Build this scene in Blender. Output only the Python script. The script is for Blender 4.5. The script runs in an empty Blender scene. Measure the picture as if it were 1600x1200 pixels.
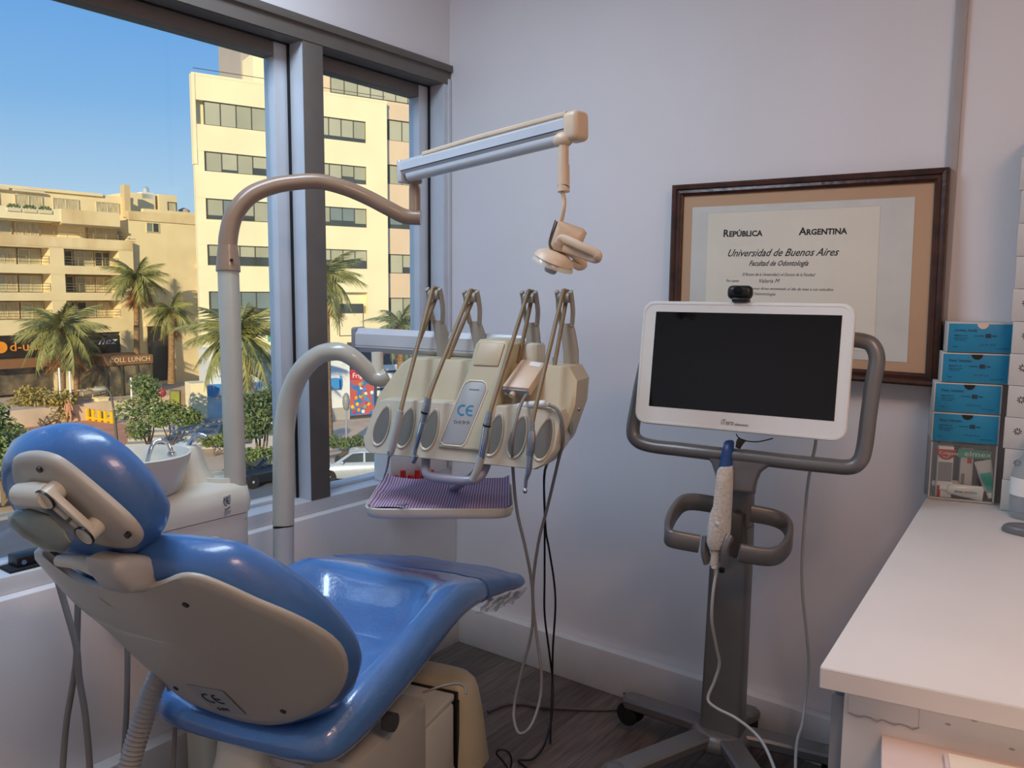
import bpy, bmesh, math, random
from mathutils import Vector, Matrix

random.seed(7)
S = bpy.context.scene
COL = S.collection

# ------------------------------------------------------------ camera
cam_d = bpy.data.cameras.new('camera'); cam = bpy.data.objects.new('camera', cam_d); COL.objects.link(cam)
cR, cU, cB = Vector([0.79937, 0.60078, 0.00818]), Vector([-0.07405, 0.08501, 0.99362]), Vector([0.59625, -0.79488, 0.11244])
cam.matrix_world = Matrix.Translation((2.1351, -2.4341, 1.4)) @ Matrix((cR, cU, cB)).transposed().to_4x4()
cam_d.lens = 28.707; cam_d.sensor_width = 36; cam_d.sensor_fit = 'HORIZONTAL'; cam_d.clip_start = .05; cam_d.clip_end = 600
S.camera = cam

def lin(h):
    h = h.lstrip('#'); o = []
    for i in (0, 2, 4):
        c = int(h[i:i+2], 16) / 255
        o.append(c / 12.92 if c <= .04045 else ((c + .055) / 1.055) ** 2.4)
    return (*o, 1)

# ------------------------------------------------------------ sky, sun, lamps, exposure
w = bpy.data.worlds.new('sky'); S.world = w; w.use_nodes = True
nt = w.node_tree; nt.nodes.clear()
g = nt.nodes.new('ShaderNodeTexCoord'); sp = nt.nodes.new('ShaderNodeSeparateXYZ'); rp = nt.nodes.new('ShaderNodeValToRGB')
bg = nt.nodes.new('ShaderNodeBackground'); ou = nt.nodes.new('ShaderNodeOutputWorld')
nt.links.new(g.outputs['Generated'], sp.inputs[0]); nt.links.new(sp.outputs['Z'], rp.inputs[0])
nt.links.new(rp.outputs[0], bg.inputs[0]); nt.links.new(bg.outputs[0], ou.inputs[0])
el = rp.color_ramp.elements
el[0].position = 0.0; el[0].color = lin('c3d3e0')
el[1].position = 1.0; el[1].color = lin('3a7cc4')
for ps, cc in ((.10, 'a9c8e4'), (.2, '7fb0e2'), (.33, '5d9ade'), (.5, '4a8ad2')):
    e = el.new(ps); e.color = lin(cc)
bg.inputs[1].default_value = SKY = .7

sun_d = bpy.data.lights.new('sun', 'SUN'); sun = bpy.data.objects.new('sun', sun_d); COL.objects.link(sun)
sun_d.energy = 3.0; sun_d.color = (1, .80, .50); sun_d.angle = math.radians(.6)
SUNV = Vector((.55, -.835, .30)).normalized()
sun.rotation_euler = SUNV.to_track_quat('Z', 'Y').to_euler()

def area(name, loc, aim, sx, sy, power, color):
    d = bpy.data.lights.new(name, 'AREA'); d.shape = 'RECTANGLE'; d.size = sx; d.size_y = sy; d.energy = power; d.color = color
    o = bpy.data.objects.new(name, d); COL.objects.link(o); o.location = loc
    o.rotation_euler = (Vector(loc) - Vector(aim)).to_track_quat('Z', 'Y').to_euler()
    return o
# the room's warm ceiling panel, right of the camera, and an added cool fill
area('ceiling_lamp_warm', (2.75, -1.9, 2.66), (2.75, -1.9, 0), .6, .6, 13, (1, .62, .43))
area('cool_fill_light', (.5, -1.6, 2.66), (.5, -1.6, 0), .4, 1.2, 15, (.66, .81, 1))  # added out of view, standing in for daylight from the window

S.view_settings.view_transform = 'Standard'; S.view_settings.look = 'None'
S.view_settings.gamma = 1; S.view_settings.use_curve_mapping = False
S.view_settings.exposure = 0.8
S.cycles.use_denoising = True
S.cycles.max_bounces = 10; S.cycles.diffuse_bounces = 6; S.cycles.transparent_max_bounces = 16
S.cycles.sample_clamp_indirect = 6

# ------------------------------------------------------------ materials
def mat(name, color, rough=.5, metal=0., var=.06, scale=12., bump=0., bscale=60., spec=.5, coat=0., emit=None, es=1., c2=None, stretch=(1, 1, 1), detail=4, sharp=False):
    m = bpy.data.materials.new(name); m.use_nodes = True; t = m.node_tree; b = t.nodes['Principled BSDF']
    c = lin(color) if isinstance(color, str) else color
    tc = t.nodes.new('ShaderNodeTexCoord'); mp = t.nodes.new('ShaderNodeMapping'); t.links.new(tc.outputs['Object'], mp.inputs[0])
    mp.inputs['Scale'].default_value = stretch
    n = t.nodes.new('ShaderNodeTexNoise'); n.inputs['Scale'].default_value = scale; n.inputs['Detail'].default_value = detail
    t.links.new(mp.outputs[0], n.inputs['Vector'])
    r = t.nodes.new('ShaderNodeValToRGB')
    d = lin(c2) if c2 else tuple(max(0, x * (1 - 2 * var)) for x in c[:3]) + (1,)
    r.color_ramp.elements[0].color = d; r.color_ramp.elements[1].color = c
    r.color_ramp.elements[0].position = .45 if sharp else .3; r.color_ramp.elements[1].position = .55 if sharp else .6
    t.links.new(n.outputs['Fac'], r.inputs[0]); t.links.new(r.outputs[0], b.inputs['Base Color'])
    b.inputs['Roughness'].default_value = rough; b.inputs['Metallic'].default_value = metal
    b.inputs['Specular IOR Level'].default_value = spec; b.inputs['Coat Weight'].default_value = coat; b.inputs['Coat Roughness'].default_value = .08
    if bump:
        n2 = t.nodes.new('ShaderNodeTexNoise'); n2.inputs['Scale'].default_value = bscale; n2.inputs['Detail'].default_value = 3
        t.links.new(mp.outputs[0], n2.inputs['Vector'])
        bp = t.nodes.new('ShaderNodeBump'); bp.inputs['Strength'].default_value = bump; bp.inputs['Distance'].default_value = .01
        t.links.new(n2.outputs['Fac'], bp.inputs['Height']); t.links.new(bp.outputs[0], b.inputs['Normal'])
    if emit:
        b.inputs['Emission Color'].default_value = lin(emit); b.inputs['Emission Strength'].default_value = es
    return m

def glass(name, tint='ffffff', refl=.06, rough=.0, haze=0.):
    m = bpy.data.materials.new(name); m.use_nodes = True; t = m.node_tree; t.nodes.clear()
    o = t.nodes.new('ShaderNodeOutputMaterial'); tr = t.nodes.new('ShaderNodeBsdfTransparent'); gl = t.nodes.new('ShaderNodeBsdfGlossy')
    lw = t.nodes.new('ShaderNodeLayerWeight'); lw.inputs['Blend'].default_value = .5; mx = t.nodes.new('ShaderNodeMixShader')
    p4 = t.nodes.new('ShaderNodeMath'); p4.operation = 'POWER'; p4.inputs[1].default_value = 5; t.links.new(lw.outputs['Facing'], p4.inputs[0])
    fr = t.nodes.new('ShaderNodeMath'); fr.operation = 'MULTIPLY_ADD'; fr.inputs[1].default_value = .6; fr.inputs[2].default_value = .01 + refl * .25; t.links.new(p4.outputs[0], fr.inputs[0])
    tr.inputs[0].default_value = lin(tint); gl.inputs['Roughness'].default_value = rough
    t.links.new(fr.outputs[0], mx.inputs[0]); t.links.new(tr.outputs[0], mx.inputs[1]); t.links.new(gl.outputs[0], mx.inputs[2])
    out = mx
    if haze:
        df = t.nodes.new('ShaderNodeBsdfDiffuse'); df.inputs[0].default_value = lin('f4f4f4'); m2 = t.nodes.new('ShaderNodeMixShader'); m2.inputs[0].default_value = haze
        t.links.new(mx.outputs[0], m2.inputs[1]); t.links.new(df.outputs[0], m2.inputs[2]); out = m2
    t.links.new(out.outputs[0], o.inputs[0])
    return m

def wood(name, ca, cb, scale=6., stretch=(12, 1, 12), rough=.45, bump=.1):
    return mat(name, ca, rough, c2=cb, scale=scale, stretch=stretch, bump=bump, bscale=scale * 3, detail=8)

M = dict(
    wall=mat('wall_paint', 'e4e1e2', .75, var=.015, scale=3, bump=.03, bscale=150),
    ceil=mat('ceiling_paint', 'e6e3df', .8, var=.02),
    base=mat('duct_white', 'dcdad8', .45, var=.03),
    alu=mat('window_aluminium', 'cdd3da', .35, .1, var=.03),
    alu_shade=mat('window_aluminium_shaded', '6d665f', .5, .1, var=.04),  # aluminium again, darkened in colour for backlit faces toward the room
    gasket=mat('gasket', '0c0d0f', .6),
    sill=mat('sill_white', 'd4d6d8', .4, var=.04),
    pane=glass('window_glass', 'f6f9f8', .08),
    plankA=wood('plank_a', '6b625c', '4c4540', 5, (14, 1.2, 8), .42), plankB=wood('plank_b', '625953', '453e3a', 5, (14, 1.2, 8), .42), plankC=wood('plank_c', '746b64', '544c46', 5, (14, 1.2, 8), .42),
    blue=mat('blue_vinyl', '4470ac', .30, var=.05, scale=6, bump=.06, bscale=90, spec=.6, coat=.3),
    bluefilm=mat('blue_vinyl_in_clear_film', '5585c4', .24, var=.05, scale=12, bump=.14, bscale=120, spec=.8, coat=1.),
    shell=mat('ivory_shell', 'b6b2a6', .38, var=.02, scale=4),
    ivory=mat('ivory_plastic', 'd9d6c6', .34, var=.03, scale=5),
    ivory2=mat('aged_ivory_plastic', 'c6bb9c', .4, var=.06, scale=6),
    beige=mat('beige_plastic', 'cfc0a0', .4, var=.05, scale=8),
    greenish=mat('grey_green_plastic', '7f8d86', .3, var=.08, scale=9, coat=.3),
    lightgrey=mat('light_grey_plastic', 'b4b4b0', .4, var=.03),
    grooveg=mat('groove_grey', '74736c', .35, var=.06), midgrey=mat('mid_grey_plastic', '8a8d90', .45, var=.04),
    lavgrey=mat('grey_blue_enamel', '9d9daa', .3, var=.03, coat=.2),
    darkgrey=mat('dark_grey_plastic', '45464a', .5, var=.06),
    black=mat('black_plastic', '101113', .4, var=.1),
    rubber=mat('black_rubber', '17181a', .7, var=.1),
    screen=mat('screen_glass', '050506', .06, var=.0, spec=.5),
    white=mat('white_gloss', 'e9ebe6', .25, var=.01),
    whitem=mat('white_matt', 'e8e6e2', .6, var=.02),
    lam=mat('white_laminate', 'dedbd6', .42, var=.02, scale=5),
    chrome=mat('chrome', 'd5d7da', .12, 1., var=.02),
    steel=mat('brushed_steel', 'b9bcc0', .28, 1., var=.08, scale=20, stretch=(1, 1, 8)),
    alub=mat('polished_aluminium', 'cdcfd4', .3, .22, var=.02),
    blockiv=mat('holder_ivory', 'c9c2ad', .3, var=.04, scale=6, coat=.25), whip=mat('grey_beige_plastic', 'a09a8e', .45, var=.03), stripg=mat('grey_strip', 'a8a2a0', .5, var=.03),
    hosetan=mat('tan_hose', '8a7556', .45, var=.1), hosegrey=mat('grey_hose', '83817d', .5, var=.06), hosedk=mat('dark_hose', '5a5a5c', .5, var=.05),
    lamp=mat('warm_lamp_plastic', 'd8c0a4', .4, var=.03), lampclear=glass('lamp_glass', 'f3ead0', .2, .05, .35),
    tube_backlit=mat('lamp_tube_backlit', '957b64', .28, var=.03, coat=.3), tubeivory=mat('ivory_tube_enamel', 'b7b4a6', .25, var=.03, coat=.4),  # lamp tube: the brown paints in its shade against the bright window
    gun=mat('gunmetal_paint', '7c7a78', .36, .45, var=.03), gund=mat('dark_gunmetal_paint', '55534f', .4, .5, var=.05),
    labelgrey=mat('grey_label', 'a4a8a8', .4, var=.03), cyan=mat('cyan_ink', '2c7fa8', .5), navy=mat('navy_ink', '22384e', .5), ink=mat('ink', '1d1b1a', .6), inkgrey=mat('grey_ink', '7c7a76', .6),
    frame=wood('mahogany', '4a2a1e', '2a1610', 9, (2, 2, 2), .3, .15), gold=mat('dark_gilt_line', '8a745a', .4, .3),
    matb=mat('tan_mount', 'c09c7a', .7, var=.04, scale=5), paper=mat('certificate_paper', 'e2dac8', .7, var=.03, scale=4), paper2=mat('certificate_margin', 'cfcdc4', .65, var=.03),
    bluebox=mat('cyan_card', '1787b2', .45, var=.05), greybox=mat('white_card', 'c9c6c0', .55, var=.03),
    red=mat('red_plastic', 'c01d1d', .35, var=.1), teal=mat('teal_print', '1f9f8a', .4), redp=mat('red_print', 'b3171f', .4), tealink=mat('turquoise_clip', '2aa3b4', .4),
    acryl=glass('clear_acrylic', 'f8fafa', .12, .0, .02), clearp=glass('clear_bottle', 'e9eff2', .12, .02, .12), film=glass('clear_film', 'f4f4f4', .2, .08, .12),
    bib=None, sleeve=mat('white_sleeve', 'dedbd2', .75, var=.12, scale=120, bump=.5, bscale=260), bluetip=mat('blue_tip', '1d4f93', .3),
    pink=mat('pale_card', 'dcc6ba', .6, var=.03), tape=mat('grey_dispenser', '66696b', .35, var=.05),
)
# striped paper bib
def bib_mat():
    m = bpy.data.materials.new('purple_striped_paper'); m.use_nodes = True; t = m.node_tree; b = t.nodes['Principled BSDF']
    tc = t.nodes.new('ShaderNodeTexCoord'); wv = t.nodes.new('ShaderNodeTexWave'); wv.inputs['Scale'].default_value = 42; wv.bands_direction = 'X'
    mp = t.nodes.new('ShaderNodeMapping'); mp.inputs['Rotation'].default_value = (0, 0, -math.radians(37))
    t.links.new(tc.outputs['Object'], mp.inputs[0]); t.links.new(mp.outputs[0], wv.inputs['Vector'])
    r = t.nodes.new('ShaderNodeValToRGB'); r.color_ramp.elements[0].color = lin('86688f'); r.color_ramp.elements[1].color = lin('d2bccd'); r.color_ramp.elements[0].position = .45; r.color_ramp.elements[1].position = .9
    t.links.new(wv.outputs[0], r.inputs[0]); t.links.new(r.outputs[0], b.inputs['Base Color']); b.inputs['Roughness'].default_value = .75
    return m
M['bib'] = bib_mat()

# ------------------------------------------------------------ mesh helpers
V = Vector
def ax3(X, Y=None, Zv=None):
    X = V(X).normalized(); Y = V(Y).normalized(); return X, Y, X.cross(Y)
WX = (V((1, 0, 0)), V((0, 1, 0)), V((0, 0, 1)))

def spline(pts, n=6, closed=False):
    P = [V(q) for q in pts]; L = len(P); out = []
    for i in range(L if closed else L - 1):
        if closed: a, b, c, d = P[i-1], P[i], P[(i+1) % L], P[(i+2) % L]
        else: a, b, c, d = P[max(i-1, 0)], P[i], P[i+1], P[min(i+2, L-1)]
        for k in range(n):
            t = k / n
            out.append(.5 * ((2*b) + (c-a)*t + (2*a-5*b+4*c-d)*t*t + (3*b-a-3*c+d)*t**3))
    if not closed: out.append(P[-1])
    return out

class MB:
    def __init__(s): s.v = []; s.f = []
    def add(s, vs, fs):
        o = len(s.v); s.v += [V(q) for q in vs]; s.f += [tuple(i + o for i in f) for f in fs]; return s
    def bm(s, b):
        b.verts.index_update(); s.add([q.co.copy() for q in b.verts], [[q.index for q in f.verts] for f in b.faces]); b.free(); return s
    def box(s, c, size, axes=WX, bev=0., seg=2):
        b = bmesh.new(); bmesh.ops.create_cube(b, size=1)
        for q in b.verts: q.co = V((q.co.x * size[0], q.co.y * size[1], q.co.z * size[2]))
        if bev: bmesh.ops.bevel(b, geom=b.edges[:], offset=bev, segments=seg, affect='EDGES', profile=.5)
        for q in b.verts: q.co = V(c) + axes[0] * q.co.x + axes[1] * q.co.y + axes[2] * q.co.z
        return s.bm(b)
    def bb(s, lo, hi, bev=0., seg=2):
        return s.box([(a + b) / 2 for a, b in zip(lo, hi)], [abs(b - a) for a, b in zip(lo, hi)], WX, bev, seg)
    def prism(s, outline, off, bev=0., seg=2):
        """outline: planar list of points, extruded by vector off"""
        b = bmesh.new(); vs = [b.verts.new(V(q)) for q in outline]; f = b.faces.new(vs); b.normal_update()
        if f.normal.dot(V(off)) > 0: f.normal_flip()
        r = bmesh.ops.extrude_face_region(b, geom=[f]); nv = [e for e in r['geom'] if isinstance(e, bmesh.types.BMVert)]
        bmesh.ops.translate(b, vec=V(off), verts=nv); b.normal_update()
        if bev:
            top = [e for e in b.edges if len(e.link_faces) == 2 and (len(e.link_faces[0].verts) == len(outline) or len(e.link_faces[1].verts) == len(outline)) and (len(outline) != 4 or True)]
            bmesh.ops.bevel(b, geom=top, offset=bev, segments=seg, affect='EDGES', profile=.5)
        return s.bm(b)
    def tube(s, pts, r, seg=12, cap=True, closed=False, n=0, flat=None):
        P = spline(pts, n, closed) if n else [V(q) for q in pts]; L = len(P)
        if isinstance(r, (int, float)): R = [r] * L
        else:
            R = []
            for i in range(L):
                t = i / (L - 1) * (len(r) - 1); k = min(int(t), len(r) - 2); R.append(r[k] + (r[k+1] - r[k]) * (t - k))
        rings = []; up = None
        for i in range(L):
            d = (P[(i+1) % L] - P[i-1]) if closed else (P[min(i+1, L-1)] - P[max(i-1, 0)])
            if d.length < 1e-9: d = V((0, 0, 1))
            d.normalize()
            if up is None: up = d.orthogonal().normalized() if flat is None else (V(flat) - d * V(flat).dot(d)).normalized()
            up = (up - d * up.dot(d)); up = up.normalized() if up.length > 1e-6 else d.orthogonal().normalized()
            sd = d.cross(up)
            rings.append([P[i] + (up * math.cos(2*math.pi*k/seg) + sd * math.sin(2*math.pi*k/seg)) * R[i] for k in range(seg)])
        return s.loft(rings, cap, closed)
    def ribbon(s, pts, a, b, up, n=0, closed=False, bev=.3):
        """rounded-rectangle section bar: half-size a along 'up', b across"""
        P = spline(pts, n, closed) if n else [V(q) for q in pts]; L = len(P); rings = []
        for i in range(L):
            d = (P[(i+1) % L] - P[i-1]) if closed else (P[min(i+1, L-1)] - P[max(i-1, 0)]); d.normalize()
            u = V(up) - d * V(up).dot(d); u.normalize(); sd = d.cross(u); k = bev * min(a, b)
            rings.append([P[i] + u * x + sd * y for x, y in ((a-k, b), (a, b-k), (a, -b+k), (a-k, -b), (-a+k, -b), (-a, -b+k), (-a, b-k), (-a+k, b))])
        return s.loft(rings, not closed, closed)
    def loft(s, rings, cap=True, closed=False):
        o = len(s.v); m = len(rings[0]); L = len(rings)
        for q in rings: s.v += [V(x) for x in q]
        for i in range(L if closed else L - 1):
            j = (i + 1) % L
            for k in range(m):
                a, b = o + i*m + k, o + i*m + (k+1) % m; c, d = o + j*m + (k+1) % m, o + j*m + k
                s.f.append((a, b, c, d))
        if cap and not closed:
            s.f.append(tuple(o + k for k in range(m-1, -1, -1))); s.f.append(tuple(o + (L-1)*m + k for k in range(m)))
        return s
    def cyl(s, a, b, r0, r1=None, seg=20):
        return s.tube([a, b], [r0, r0 if r1 is None else r1], seg)
    def lathe(s, prof, O, A=(0, 0, 1), seg=28, cap=True, sx=1., X=None):
        A = V(A).normalized(); X = (V(X) if X else A.orthogonal()).normalized(); Y = A.cross(X)
        rings = [[V(O) + A * z + X * (r * math.cos(2*math.pi*k/seg)) + Y * (r * sx * math.sin(2*math.pi*k/seg)) for k in range(seg)] for r, z in prof]
        return s.loft(rings, cap)
    def ell(s, c, rx, ry, rz, axes=WX, seg=16, rg=10):
        rings = []
        for i in range(rg + 1):
            ph = -math.pi/2 + math.pi * i / rg; cr = max(math.cos(ph), .02)
            rings.append([V(c) + axes[0]*(rx*cr*math.cos(2*math.pi*k/seg)) + axes[1]*(ry*cr*math.sin(2*math.pi*k/seg)) + axes[2]*(rz*math.sin(ph)) for k in range(seg)])
        return s.loft(rings)
    def grid(s, rows):
        o = len(s.v); m = len(rows[0])
        for q in rows: s.v += [V(x) for x in q]
        for i in range(len(rows)-1):
            for k in range(m-1): s.f.append((o+i*m+k, o+i*m+k+1, o+(i+1)*m+k+1, o+(i+1)*m+k))
        return s
    def mesh(s, name, angle=40):
        me = bpy.data.meshes.new(name); me.from_pydata([tuple(q) for q in s.v], [], s.f)
        b = bmesh.new(); b.from_mesh(me); bmesh.ops.recalc_face_normals(b, faces=b.faces[:]); b.to_mesh(me); b.free()
        if angle:
            me.polygons.foreach_set('use_smooth', [True] * len(me.polygons)); me.set_sharp_from_angle(angle=math.radians(angle))
        return me

def tag(o, label=None, cat=None, group=None, kind=None):
    for k, x in (('label', label), ('category', cat), ('group', group), ('kind', kind)):
        if x: o[k] = x
    return o
def attach(o, parent):
    o.parent = parent
    if parent.parent is None: o.location = -parent.location
    return o
def obj(name, me, m, parent=None, label=None):
    o = bpy.data.objects.new(name, me); COL.objects.link(o)
    if m is not None and not me.materials: me.materials.append(m)
    if parent: attach(o, parent)
    if label: o['label'] = label
    return o
def part(name, mb, m, parent=None, angle=40, sub=0, label=None):
    o = obj(name, mb.mesh(name, angle), M[m] if isinstance(m, str) else m, parent, label)
    if sub:
        md = o.modifiers.new('subdivision', 'SUBSURF'); md.levels = sub; md.render_levels = sub
    return o
def root(name, loc, label, cat, group=None):
    o = bpy.data.objects.new(name, None); o.empty_display_size = .05; COL.objects.link(o); o.location = loc
    return tag(o, label, cat, group)
def solo(name, mb, m, label, cat, group=None, angle=40):
    """a thing that is one mesh, its origin at its base"""
    lo = V((sum(q.x for q in mb.v)/len(mb.v), sum(q.y for q in mb.v)/len(mb.v), min(q.z for q in mb.v)))
    for q in mb.v: q -= lo
    o = obj(name, mb.mesh(name, angle), M[m] if isinstance(m, str) else m); o.location = lo
    return tag(o, label, cat, group)
def struct(name, mb, m, parent=None, angle=40):
    o = part(name, mb, m, parent, angle); o['kind'] = 'structure'; return o
def text(name, body, size, O, X, Y, m, parent, shear=0., ext=.0004, align='LEFT', width=None, bold=0.):
    c = bpy.data.curves.new(name, 'FONT'); c.body = body; c.size = size; c.shear = shear; c.extrude = ext; c.align_x = align; c.resolution_u = 2; c.offset = bold
    t = bpy.data.objects.new(name, c); COL.objects.link(t)
    me = bpy.data.meshes.new_from_object(t.evaluated_get(bpy.context.evaluated_depsgraph_get())); me.name = name
    bpy.data.objects.remove(t); bpy.data.curves.remove(c)
    X = V(X).normalized(); Y = V(Y); Y = (Y - X * Y.dot(X)).normalized(); N = X.cross(Y); f = 1
    if width:
        xs = [q.co.x for q in me.vertices]; f = width / max(max(xs) - min(xs), 1e-6)
    for q in me.vertices: q.co = V(O) + X * q.co.x * f + Y * q.co.y + N * (q.co.z + ext)
    me.materials.clear()
    return obj(name, me, M[m] if isinstance(m, str) else m, parent)
def ce_mark(O, X, Y, h, m, parent, aspect=1.):
    """the two round-backed letters of the CE mark, h tall"""
    X = V(X).normalized(); Y = V(Y); Y = (Y - X * Y.dot(X)).normalized(); N = X.cross(Y); r1, r0 = h / 2, h * .34
    for i, cx in enumerate((.5, 1.32)):
        ring = lambda r, n: [V(O) + X * ((cx * h + r * math.cos(t)) * aspect) + Y * (h / 2 + r * math.sin(t)) + N * n for t in [math.radians(62 + 236 * k / 20) for k in range(21)]]
        mb = MB(); mb.grid([ring(r0, .0004), ring(r1, .0004)])
        if i: mb.add([V(O) + X * ((cx * h + a) * aspect) + Y * (h / 2 + b) + N * .0004 for a, b in ((-r1 * .9, -h * .08), (r1 * .30, -h * .08), (r1 * .30, h * .08), (-r1 * .9, h * .08))], [(0, 1, 2, 3)])
        part('lettering', mb, m, parent, 0)
def copy_tree(o, parent=None):
    c = o.copy(); COL.objects.link(c); c.parent = parent
    for ch in [q for q in bpy.data.objects if q.parent == o]: copy_tree(ch, c)
    return c


# ============================================================ ROOM
RX, RY, RZ = 3.5, -3.7, 2.72
GZ = -7.8                                              # street level
struct('floor', MB().bb((-.2, RY-.2, -.15), (RX+.2, .2, -.004)), 'darkgrey')
fl = bpy.data.objects['floor']
rnd = random.Random(3); pm = {}
yy0 = [0, -.5, -.9, -.25, -.7]
for i in range(24):                                    # vinyl planks, laid along the window wall
    x0 = .04 + i * .145; y = yy0[i % 5]; 
    if x0 > 3.4: break
    while y > RY:
        y1 = max(y - 1.22, RY); k = (i * 7 + int(-y * 10)) % 3
        o = part('plank', MB().bb((x0 + .0006, y1 + .0006, -.004), (x0 + .1444, y - .0006, .0005 * (k % 2))), ('plankA', 'plankB', 'plankC')[k], fl, 0)
        y = y1
    if yy0[i % 5] < 0: part('plank', MB().bb((x0 + .0006, yy0[i % 5] + .0006, -.004), (x0 + .1444, 0, 0)), ('plankA', 'plankB', 'plankC')[i % 3], fl, 0)
struct('ceiling', MB().bb((-.2, RY-.2, RZ), (RX+.2, .2, RZ+.15)), 'ceil')
struct('wall_back', MB().bb((-.12, 0, -.15), (RX+.2, .18, RZ)), 'wall')
struct('wall_right', MB().bb((RX, RY, 0), (RX+.15, 0, RZ)), 'wall')
struct('wall_front', MB().bb((0, RY-.15, 0), (RX, RY, RZ)), 'wall')
# window wall: parapet with a ledge, strip above the windows, end piece
wl = struct('wall_left', MB().bb((-.2, RY, -.15), (.035, 0, .655), .004), 'wall')
struct('wall_left_upper', MB().bb((-.2, RY, 2.25), (0, 0, RZ)), 'wall')
struct('wall_left_end', MB().bb((-.2, RY, .655), (0, RY + .12, 2.25)), 'wall')
struct('baseboard_back', MB().bb((.04, -.042, 0), (RX, 0, .152), .003), 'base')
struct('baseboard_left', MB().bb((.035, RY, 0), (.085, -.042, .148), .003), 'base')
struct('trim_1', MB().bb((1.726, -.012, .86), (1.754, 0, RZ), .003), 'stripg')                       # wall joint strip above the counter
struct('trim_2', MB().bb((-.01, RY + .12, 2.225), (.018, 0, 2.25), .002).bb((-.01, RY + .12, 2.18), (.006, 0, 2.225)).bb((-.068, RY+.12, 2.178), (0, 0, 2.19)).bb((-.2, RY+.12, 2.19), (-.06, 0, 2.25)), 'alu_shade')
struct('trim_3', MB().bb((-.14, RY + .12, .655), (.002, 0, .70), .003), 'sill')                      # sill
mul = struct('trim_4', MB().bb((-.066, -.70, .70), (0, -.622, 2.18), .002), 'alu')                  # post between the two windows
struct('trim_5', MB().bb((-.0005, -.701, .70), (.0035, -.621, 2.18), .001), 'alu_shade')                 # its face to the room, backlit shade painted as darker colour
struct('trim_6', MB().bb((-.066, -.04, .70), (.004, -.002, 2.19), .002).bb((.0, -.018, .70), (.012, -.002, 2.2), .002), 'alu')

def window(n, y0, y1):
    z0, z1 = .70, 2.18
    fr = struct('window_%d' % n, MB().bb((-.125, y1-.055, z0), (-.072, y1, z1), .002), 'alu')
    part('stile', MB().bb((-.125, y0, z0), (-.072, y0 + .055, z1), .002), 'alu', fr)
    part('top_rail', MB().bb((-.125, y0 + .055, z1 - .05), (-.072, y1 - .055, z1), .002), 'alu_shade', fr)
    part('bottom_rail', MB().bb((-.125, y0 + .055, z0), (-.072, y1 - .055, z0 + .012), .002), 'alu', fr)
    part('gasket', MB().bb((-.072, y1 - .006, z0), (-.064, y1, z1)).bb((-.072, y0, z0), (-.064, y0 + .006, z1)).bb((-.072, y0, z1 - .006), (-.064, y1, z1)), 'gasket', fr, 0)
    part('pane', MB().bb((-.104, y0 + .05, z0 + .006), (-.098, y1 - .05, z1 - .045)), 'pane', fr, 0)
    return fr
window(1, -2.35, -.70)
window(3, -3.58, -2.43)
window(2, -.622, -.04)
struct('trim_7', MB().bb((-.066, -2.43, .70), (0, -2.35, 2.18), .002), 'alu')
# our own storey's neighbours: the block this room is in, which throws its shade over the street
struct('wall_exterior_below', MB().bb((-.1, -26, GZ), (12, 9, -.16)), 'wall')
struct('wall_exterior_above', MB().bb((-.1, -26, RZ + .16), (12, 9, 6.4)), 'wall')
struct('wall_exterior_side', MB().bb((-.1, .2, -.16), (12, 9, RZ + .16)).bb((-.1, -26, -.16), (12, RY - .21, RZ + .16)).bb((RX + .21, RY - .2, -.16), (12, .2, RZ + .16)), 'wall')
# door behind the camera
dr = struct('door_1', MB().bb((2.3, RY, 0), (3.2, RY + .04, 2.05), .003), 'whitem')
part('door_handle', MB().tube([(2.38, RY+.04, 1.0), (2.38, RY+.09, 1.0), (2.5, RY+.09, 1.0)], .009, 10), 'steel', dr)
cl = root('ceiling_light', (2.75, -1.9, RZ - .05), 'square warm ceiling panel lamp above the counter side', 'lamp')
part('housing', MB().bb((2.43, -2.22, RZ-.05), (3.07, -1.58, RZ), .004), 'white', cl)
c2 = root('ceiling_light', (.5, -1.6, RZ - .05), 'added long cool fill panel above the treatment chair', 'lamp')  # unseen housing added for the cool fill
part('housing', MB().bb((.28, -2.22, RZ-.05), (.72, -.98, RZ), .004), 'white', c2)

# ---- items on the sill
wb = root('storage_box', (-.06, -.2, .70), 'plain white box standing in the window corner behind the tray', 'box')
part('box_body', MB().bb((-.058, -.36, .701), (.03, -.055, .93), .004), 'whitem', wb)
part('box_lid', MB().bb((-.062, -.364, .925), (.034, -.051, .965), .004), 'white', wb)
rc = root('red_tray', (.05, -.25, .70), 'red plastic bur stand on the ledge behind the instrument tray', 'holder')
part('stand', MB().bb((.036, -.42, .6555), (.078, -.14, .70), .006), 'red', rc)
for k in range(7): part('bur_holder', MB().cyl((.057, -.40 + k*.038, .70), (.057, -.40 + k*.038, .722 + .012 * (k % 3)), .012, .010, 12), 'red', rc)
lt = root('window_latch', (-.03, -1.54, .70), 'black sliding latch on the sill behind the headrest', 'latch')
part('latch_body', MB().bb((-.075, -1.60, .701), (-.02, -1.47, .735), .004), 'black', lt)
part('latch_base', MB().bb((-.085, -1.62, .701), (-.012, -1.45, .708), .002), 'rubber', lt)
part('screw', MB().cyl((-.02, -1.585, .72), (-.016, -1.585, .72), .006), 'steel', lt)

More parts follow.
